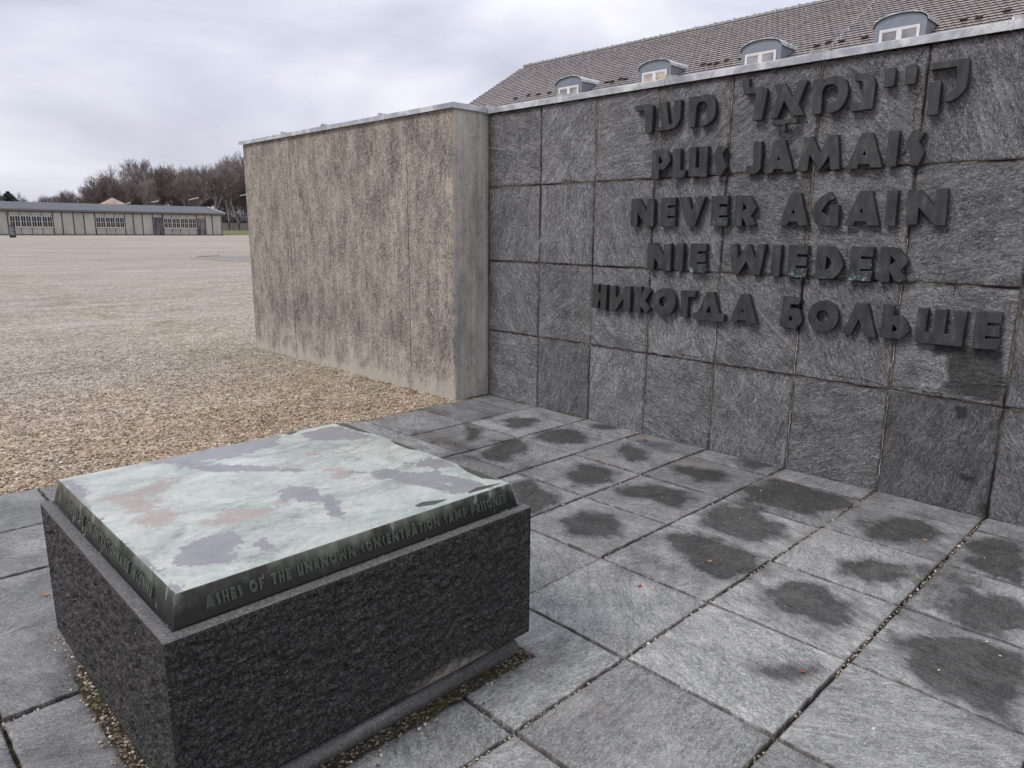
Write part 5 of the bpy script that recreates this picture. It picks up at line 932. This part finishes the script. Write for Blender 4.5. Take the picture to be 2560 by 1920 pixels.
for i_, y in enumerate(vents):
    q = vt if i_ == 0 else vt.copy()
    if i_: C.objects.link(q)
    xx = DX+1.55+.35*((i_*5) % 3)/3; q.location = (xx, y, rz_(xx)+.035)
wr = MB(); y = K*13.12; wr.tube([(EX+.3, y, rz_(EX+.3)+.10), (RX-.1, y+.25, RZ+.06)], .014, 5)
for x_ in np.arange(EX+.6, RX-.2, .95): wr.box((x_, y-.03, rz_(x_)+.03), (x_+.05, y+.03, rz_(x_)+.12))
wr.build('lightning_wire', M_zinc, roof)

# ================================================================ timber barrack across the yard
YB, ZF = 92., .70
bar = empty('barrack', (27, YB, ZF), label='long single storey grey wooden barrack with white barred windows and a dark felt roof', cat='building')
m = NM('barrack_panel', .85, .3); o = m.obj; f = m.noise(m.map(o, (1, 1, .35)), .9, 5, .6); st = m.ramp(m.noise(o, 1.6, 4, .6), [(.56, 0), (.7, .5)])
c = m.ramp(f, [(.35, (.40, .39, .36)), (.65, (.52, .50, .46))]); c = m.mix(m.math('MULTIPLY', st, .5), c, (.34, .24, .19))
M_panel = m.done(c)
M_batten = flat('dark_batten', (.05, .05, .048), .8, .2, 2)
BL, BR, BT = -6., 38.6, 3.32; DEP = 10
MB().box((BL, YB, ZF-.3), (BR, YB+DEP, BT)).build('wall', M_panel, bar)
m = NM('roof_felt', .5, .4); o = m.obj; c = m.ramp(m.noise(m.map(o, (.6, 2, 1)), .8, 5, .6), [(.3, (.055, .06, .07)), (.7, (.105, .11, .122))]); M_felt = m.done(c, .45)
rf = MB(); ov = .35; y0, ym, y1 = YB-ov, YB+DEP/2, YB+DEP+ov; zr = 4.22; za = BT+.02
for q in ((y0, za, ym, zr), (y1, za, ym, zr)):
    rf.add([(BL-.3, q[0], q[1]), (BR+.3, q[0], q[1]), (BR+.3, q[2], q[3]), (BL-.3, q[2], q[3]), (BL-.3, q[0], q[1]+.10), (BR+.3, q[0], q[1]+.10), (BR+.3, q[2], q[3]+.10), (BL-.3, q[2], q[3]+.10)],
           [(0,3,2,1),(4,5,6,7),(0,1,5,4),(1,2,6,5),(3,0,4,7)])
rfo = rf.build('roof', M_felt, bar)
gb = MB(); gb.add([(BR-.02, YB, BT), (BR-.02, YB+DEP, BT), (BR-.02, ym, zr+.02), (BR, YB, BT), (BR, YB+DEP, BT), (BR, ym, zr+.02)], [(0, 1, 2), (3, 5, 4), (0, 2, 5, 3), (1, 4, 5, 2)]); gb.build('gable', M_panel, bar)
vg = MB(); vg.add([(BR+.31, y0, za), (BR+.36, y0, za), (BR+.36, ym, zr), (BR+.31, ym, zr), (BR+.31, y0, za+.15), (BR+.36, y0, za+.15), (BR+.36, ym, zr+.15), (BR+.31, ym, zr+.15)], [(0,3,2,1),(4,5,6,7),(0,1,5,4),(1,2,6,5),(2,3,7,6),(3,0,4,7)])
vg.build('verge_board', M_white, rfo)
fs = MB().box((BL-.3, y0-.05, za-.10), (BR+.3, y0, za+.10)); fs.build('fascia', flat('weathered_board', (.16, .15, .14), .8), rfo)
for x_ in [15.9, 20.03, 20.9, 22.0, 23.03, 24.15, 27.25, 28.15, 29.15, 30.3, 31.42, 35.45, 36.5, 37.35, 38.5, 12.4, 11.4, 10.3, 9.2, 4.9, 3.8, 2.7, 1.6]:
    MB().box((x_-.045, YB-.035, ZF+.12), (x_+.045, YB-.002, BT-.12)).build('batten', M_batten, bar)
bt = MB()
bt.box((BL, YB-.05, ZF-.02), (BR, YB-.001, ZF+.10))
bt.build('base_board', M_batten, bar)
MB().box((BL, YB-.03, BT-.17), (BR, YB-.003, BT-.10)).build('head_board', M_batten, bar)
M_pane = flat('dark_pane', (.022, .025, .03), .3, .6, 1.2, spec=.25)
M_wframe = flat('window_white', (.66, .66, .64), .6, .06, 2)
def window(x0, x1, z0=1.56, z1=2.72):
    f_ = MB(); t_ = .042; y_ = YB
    f_.box((x0, y_-.06, z0), (x0+t_, y_-.004, z1)); f_.box((x1-t_, y_-.06, z0), (x1, y_-.004, z1)); f_.box((x0+t_, y_-.06, z1-t_), (x1-t_, y_-.004, z1)); f_.box((x0-.03, y_-.10, z0-.05), (x1+.03, y_-.004, z0+t_))
    for q in (.25, .5, .75): xx = x0+(x1-x0)*q; w_ = .032 if q == .5 else .017; f_.box((xx-w_, y_-.05, z0+t_), (xx+w_, y_-.006, z1-t_))
    f_.box((x0+t_, y_-.046, (z0+z1)/2-.015), (x1-t_, y_-.008, (z0+z1)/2+.015))
    wo = f_.build('window', M_wframe, bar)
    MB().box((x0+.03, y_-.020, z0+.03), (x1-.03, y_-.0025, z1-.03)).build('pane', M_pane, wo)
    MB().box((x0-.05, y_-.03, ZF+.12), (x0-.012, y_-.003, z0-.06)).build('cover_strip', M_batten, wo); MB().box((x0-.05, y_-.03, z1+.03), (x0-.012, y_-.003, BT-.18)).build('cover_strip', M_batten, wo)
for g0, g1, n_ in ((16.05, 19.98, 4), (24.2, 27.2, 3), (31.5, 35.38, 4), (5.2, 9.1, 4), (-2, .9, 3)):
    for i_ in range(n_):
        w_ = (g1-g0)/n_; window(g0+i_*w_+.02, g0+(i_+1)*w_-.02)
m = NM('metal_door', .28, .5, .5); o = m.obj; c = m.ramp(m.noise(m.map(o, (3, 3, .5)), 1.6, 4, .6), [(.35, (.04, .042, .048)), (.6, (.20, .205, .22)), (.75, (.55, .56, .58))]); M_door = m.done(c)
for x0, x1, lt in ((30.42, 31.36, (.06, .06, .07)), (35.56, 36.42, (.30, .17, .10))):
    dd_ = MB().box((x0, YB-.08, ZF+.05), (x1, YB-.004, 2.50)).build('door', M_door, bar)
    MB().box((x0, YB-.07, 2.53), (x1, YB-.004, 2.76)).build('transom', flat('transom', lt, .6, .2), dd_)
    MB().box((x1-.16, YB-.12, 1.62), (x1-.06, YB-.082, 1.66)).build('handle', M_zinc, dd_)
    MB().box((x0-.05, YB-1.0, ZF-.06), (x1+.1, YB-.09, ZF+.04)).build('step', flat('step_board', (.07, .07, .07), .7), bar)
# information stele
ste = empty('info_stele', (14.1, 80.4, .6), label='dark upright information panel with rows of small white text, before the barrack', cat='sign')
b_ = MB().box((13.86, 80.35, .55), (14.38, 80.43, 1.76)).build('panel', flat('anthracite', (.035, .04, .045), .5, .1), ste); 
tx = MB(); zz = 1.66
for r_ in range(17):
    if r_ in (1, 2, 9): zz -= .035
    ln = random.uniform(.30, .44) if r_ not in (0, 9) else .24
    tx.box((13.90, 80.346, zz), (13.90+ln, 80.3495, zz+.018)); zz -= .044
tx.build('text_rows', flat('white_print', (.55, .56, .56), .7), ste)

# ================================================================ perimeter wall, tower roof, lamps, wood
pw = empty('perimeter_wall', (85, 140, 1.15), label='low grey perimeter wall with dark evenly spaced posts behind the lawn', cat='wall')
z0 = gz(140); MB().box((30, 140, z0-.2), (190, 140.2, z0+1.42)).build('panels', flat('grey_precast', (.23, .215, .20), .9, .15, .5), pw)
M_dp = flat('dark_post', (.07, .065, .06), .8)
for x in np.arange(54, 110, 2.0): MB().add([(x, 139.7, z0+1.50), (x+.16, 139.7, z0+1.50), (x+.16, 140, z0), (x, 140, z0), (x, 139.9, z0+1.55), (x+.16, 139.9, z0+1.55), (x+.16, 140.19, z0), (x, 140.19, z0)], [(0,3,2,1),(4,5,6,7),(0,1,5,4),(1,2,6,5),(3,0,4,7)]).build('post', M_dp, pw)

tw = empty('watch_tower', (40.8, 143.5, 0), label='square tower with a rusty pyramid roof peeping over the barrack roof', cat='tower')
z1 = 5.55; MB().box((39.3, 142, .9), (42.3, 145, z1-.05)).build('shaft', flat('tower_render', (.50, .47, .43), .9), tw)
t_ = MB(); t_.add([(38.95, 141.7, z1), (42.6, 141.7, z1), (42.6, 145.3, z1), (38.95, 145.3, z1), (40.8, 143.5, 6.75)], [(0, 1, 4), (1, 2, 4), (2, 3, 4), (3, 0, 4), (0, 3, 2, 1)])
t_.build('pyramid_roof', flat('rusty_tile', (.42, .31, .26), .7, .35, 1.2), tw)
M_lampm = flat('lamp_metal', (.62, .63, .64), .4, .05, 2)
def lamp(x, z, x2, z2):
    e_ = empty('yard_lamp', (x, 139, gz(139)), label='', cat='street lamp', group='slim lamps with slanted arms along the perimeter wall')
    MB().tube([(x, 139, gz(139)), (x, 139, z)], [.05, .03], 5).build('post', M_batten, e_)
    MB().tube([(x, 139, z), ((x+x2)/2, 139, (z+z2)/2)], .025, 4).build('arm', M_batten, e_)
    MB().tube([((x+x2)/2, 139, (z+z2)/2), (x2, 139, z2)], [.07, .09], 6).build('lamp_head', M_lampm, e_)
    return e_
for (x, z, x2, z2), lb in zip(((40.9, 5.45, 42.4, 5.80), (44.6, 5.75, 47.1, 6.26), (50.6, 6.15, 54.2, 7.08), (60.5, 7.3, 64.0, 8.18)),
                              ('lamp arm just right of the rusty pyramid roof', 'lamp arm above the middle window group of the barrack, before the wood', 'lamp arm above the right door of the barrack, before the wood', 'lamp arm at the upper edge of the concrete wall, highest of the row')):
    lamp(x, z, x2, z2)['label'] = lb
# bare winter trees
def bark(name, lo, hi, sc=2.0):
    m = NM(name, .9, .2); return m.done(m.ramp(m.noise(m.obj, sc, 4, .6), [(.35, lo), (.65, hi)]))
M_bark = bark('bark', (.10, .085, .078), (.20, .175, .165)); M_twig = bark('twigs', (.15, .12, .115), (.27, .225, .215), .6)
M_birch = bark('birch_bark', (.12, .11, .10), (.55, .53, .50), 5.); M_twigb = bark('birch_twigs', (.24, .20, .19), (.40, .35, .33), .6)
def tree_proto(h, spread, birch, sd, twigr=.020):
    R_ = random.Random(sd); tr, cw = MB(), MB()
    def tri(mb_, a, b, ra, rb):
        d = (b-a).normalized(); u_ = d.orthogonal().normalized(); w_ = d.cross(u_); n_ = len(mb_.v); k3 = [0, 2.094, 4.189]
        for q, r_ in ((a, ra), (b, rb)): mb_.v += [tuple(q+(u_*math.cos(t)+w_*math.sin(t))*r_) for t in k3]
        mb_.f += [(n_, n_+1, n_+4, n_+3), (n_+1, n_+2, n_+5, n_+4), (n_+2, n_, n_+3, n_+5)]
    def grow(p, d, L_, r_, lev):
        nseg = 3 if lev < 3 else 2; q = p; dd = d
        for s__ in range(nseg):
            dd = (dd+Vector((R_.gauss(0, .13), R_.gauss(0, .13), R_.gauss(.10 if not birch or lev < 3 else -.06, .07)))).normalized(); b = q+dd*L_/nseg
            r1 = r_*(1-.25*(s__+1)/nseg); tri(tr if lev < 2 else cw, q, b, r_*(1-.25*s__/nseg), r1)
            if lev < 5:
                for _ in range((2 if lev < 4 else 1) if s__ > 0 or lev else 0):
                    a_ = R_.uniform(0, 6.28); o_ = dd.orthogonal().normalized(); o2 = dd.cross(o_); tilt = R_.uniform(.32, .75) if not birch else R_.uniform(.3, .6)
                    nd = (dd*math.cos(tilt)+(o_*math.cos(a_)+o2*math.sin(a_))*math.sin(tilt)*spread)
                    grow(b, nd.normalized(), L_*R_.uniform(.5, .72), max(twigr, r1*.55), lev+1)
            q = b
        if lev < 5: grow(q, dd, L_*.66, max(twigr, r_*.66), lev+1)
    grow(Vector((0, 0, 0)), Vector((0, 0, 1)), h*.46, h*.013, 0)
    zmx = max(p[2] for p in cw.v); s_ = h/zmx
    root = empty('bare_tree' if not birch else 'birch_tree', (0, 0, 0), label='x', cat='tree')
    for nm, mb_, mt in (('trunk', tr, M_birch if birch else M_bark), ('crown', cw, M_twigb if birch else M_twig)):
        mobj(nm, np.array(mb_.v)*s_, np.array(mb_.f), mt, root)
    root['n'] = 0; return root
protos = [tree_proto(12, 1.0, False, 3), tree_proto(12, .8, False, 5), tree_proto(12, 1.15, False, 8), tree_proto(12, .8, True, 13), tree_proto(12, .9, False, 21)]
used = set(); cnt = 0
def place(pi, x, y, top, rz, label, group):
    p = protos[pi]
    if pi in used: t_ = copy_tree(p)
    else: t_ = p; used.add(pi)
    g_ = gz(y); h_ = top-g_; s_ = h_/12; t_.location = (x, y, g_-.1); t_.scale = (s_*random.uniform(.9, 1.15), s_*random.uniform(.9, 1.15), s_); t_.rotation_euler = (0, 0, rz)
    t_['label'] = label; t_['group'] = group
    if 'n' in t_: del t_['n']
def ray_x(px, y):     # x of the sight line through column px (2560 wide) at distance y: keeps the skyline where the wood is seen
    f_ = fw*F+rr*(px-1280)-uu*(-400); return f_.x/f_.y*y
GRP = 'bare winter trees of the wood behind the barrack'
SKY_ = [(0, 6.6), (45, 8.0), (75, 6.2), (95, 6.0), (125, 8.2), (150, 7.4), (172, 9.3), (200, 7.6), (225, 9.0), (245, 11.0), (275, 10.8), (300, 9.6), (330, 11.8), (350, 13.2), (375, 12.4), (405, 12.6), (440, 11.8), (470, 11.4), (500, 11.6), (530, 13.4), (560, 13.0), (580, 12.6), (605, 15.4), (640, 15.2), (690, 15)]
def skyh(px):
    return float(np.interp(px, [a for a, _ in SKY_], [b for _, b in SKY_]))
for row, (yy, fac) in enumerate(((152, 1.0), (162, .95), (174, .95))):
    px = -70+row*13
    while px < 720:
        y = yy+random.uniform(-4, 4); top = 1+(skyh(px)-1)*(y/160)*fac*random.uniform(.86, 1.32)
        if px < 235 and row > 1: px += random.uniform(34, 60); continue
        pi = random.choice([0, 1, 2, 4, 0, 2]); 
        place(pi, ray_x(px, y), y, top, random.random()*6.28, 'bare grey brown tree within the leafless wood behind the barrack', GRP)
        px += random.uniform(16, 30) if px > 230 else random.uniform(26, 46)
for px, top, lb in ((535, 13.6, 'white stemmed birch standing just left of the concrete wall'), (508, 11.5, 'slender pale birch leaning in front of the dark wood'), (352, 10.8, 'pale birch right of the rusty tower roof'), (572, 12.6, 'pale birch with thin white stem close to the end of the barrack'), (600, 14.6, 'tall birch half hidden by the edge of the concrete wall'), (300, 10.2, 'short pale birch above the middle of the barrack roof'), (455, 12.2, 'upright birch between the two right lamp arms')):
    place(3, ray_x(px, 146), 146, top*1.08, random.random()*6, lb, 'white birches at the edge of the wood')
# dense brush between the trunks, too tangled to count
n_ = 5200; mb = MB()
bx, by_ = [], []
tri_v, tri_f = [], []
for _ in range(n_):
    px = random.uniform(205, 720); y = random.uniform(150, 180); x = ray_x(px, y); g_ = gz(y); h_ = random.uniform(1.5, 6.5)*(.6 if px < 300 else 1)
    a = Vector((x, y, g_)); b = a+Vector((random.gauss(0, .5), random.gauss(0, .4), h_)); r_ = random.uniform(.015, .05)
    k_ = len(tri_v); tri_v += [(a.x-r_, a.y, a.z), (a.x+r_, a.y, a.z), (a.x, a.y+r_, a.z), tuple(b)]; tri_f += [(k_, k_+1, k_+3), (k_+1, k_+2, k_+3), (k_+2, k_, k_+3)]
setp(mobj('brushwood', np.array(tri_v), np.array(tri_f), M_bark), kind='stuff', label='tangled brown undergrowth between the trunks of the wood', cat='undergrowth')
# evergreen far left behind the barrack
cw = MB()
for _ in range(2600):
    t = random.random(); a = random.uniform(0, 6.28); r_ = (1-t**2.2)*3.0*random.random()**.5*(1+.25*math.sin(a*3+t*7)); z_ = 2+t*4.9; s_ = random.uniform(.12, .32)
    c_ = Vector((r_*math.cos(a), r_*math.sin(a), z_)); d1 = Vector((random.gauss(0, 1), random.gauss(0, 1), random.gauss(0, .5))).normalized()*s_; d2 = Vector((random.gauss(0, 1), random.gauss(0, 1), random.gauss(0, .5))).normalized()*s_*.5
    cw.add([c_-d1, c_+d2, c_+d1, c_-d2], [(0, 1, 2, 3)])
ev = empty('evergreen_tree', (0, 0, 0), label='small dark evergreen at the far left above the barrack roof', cat='tree')
cw.build('crown', flat('evergreen', (.045, .055, .04), .9, .3, 2), ev); MB().tube([(0, 0, 0), (0, 0, 6.8)], [.18, .03], 6).build('trunk', M_bark, ev)
ev.location = (ray_x(30, 150), 150, gz(150)-.8)
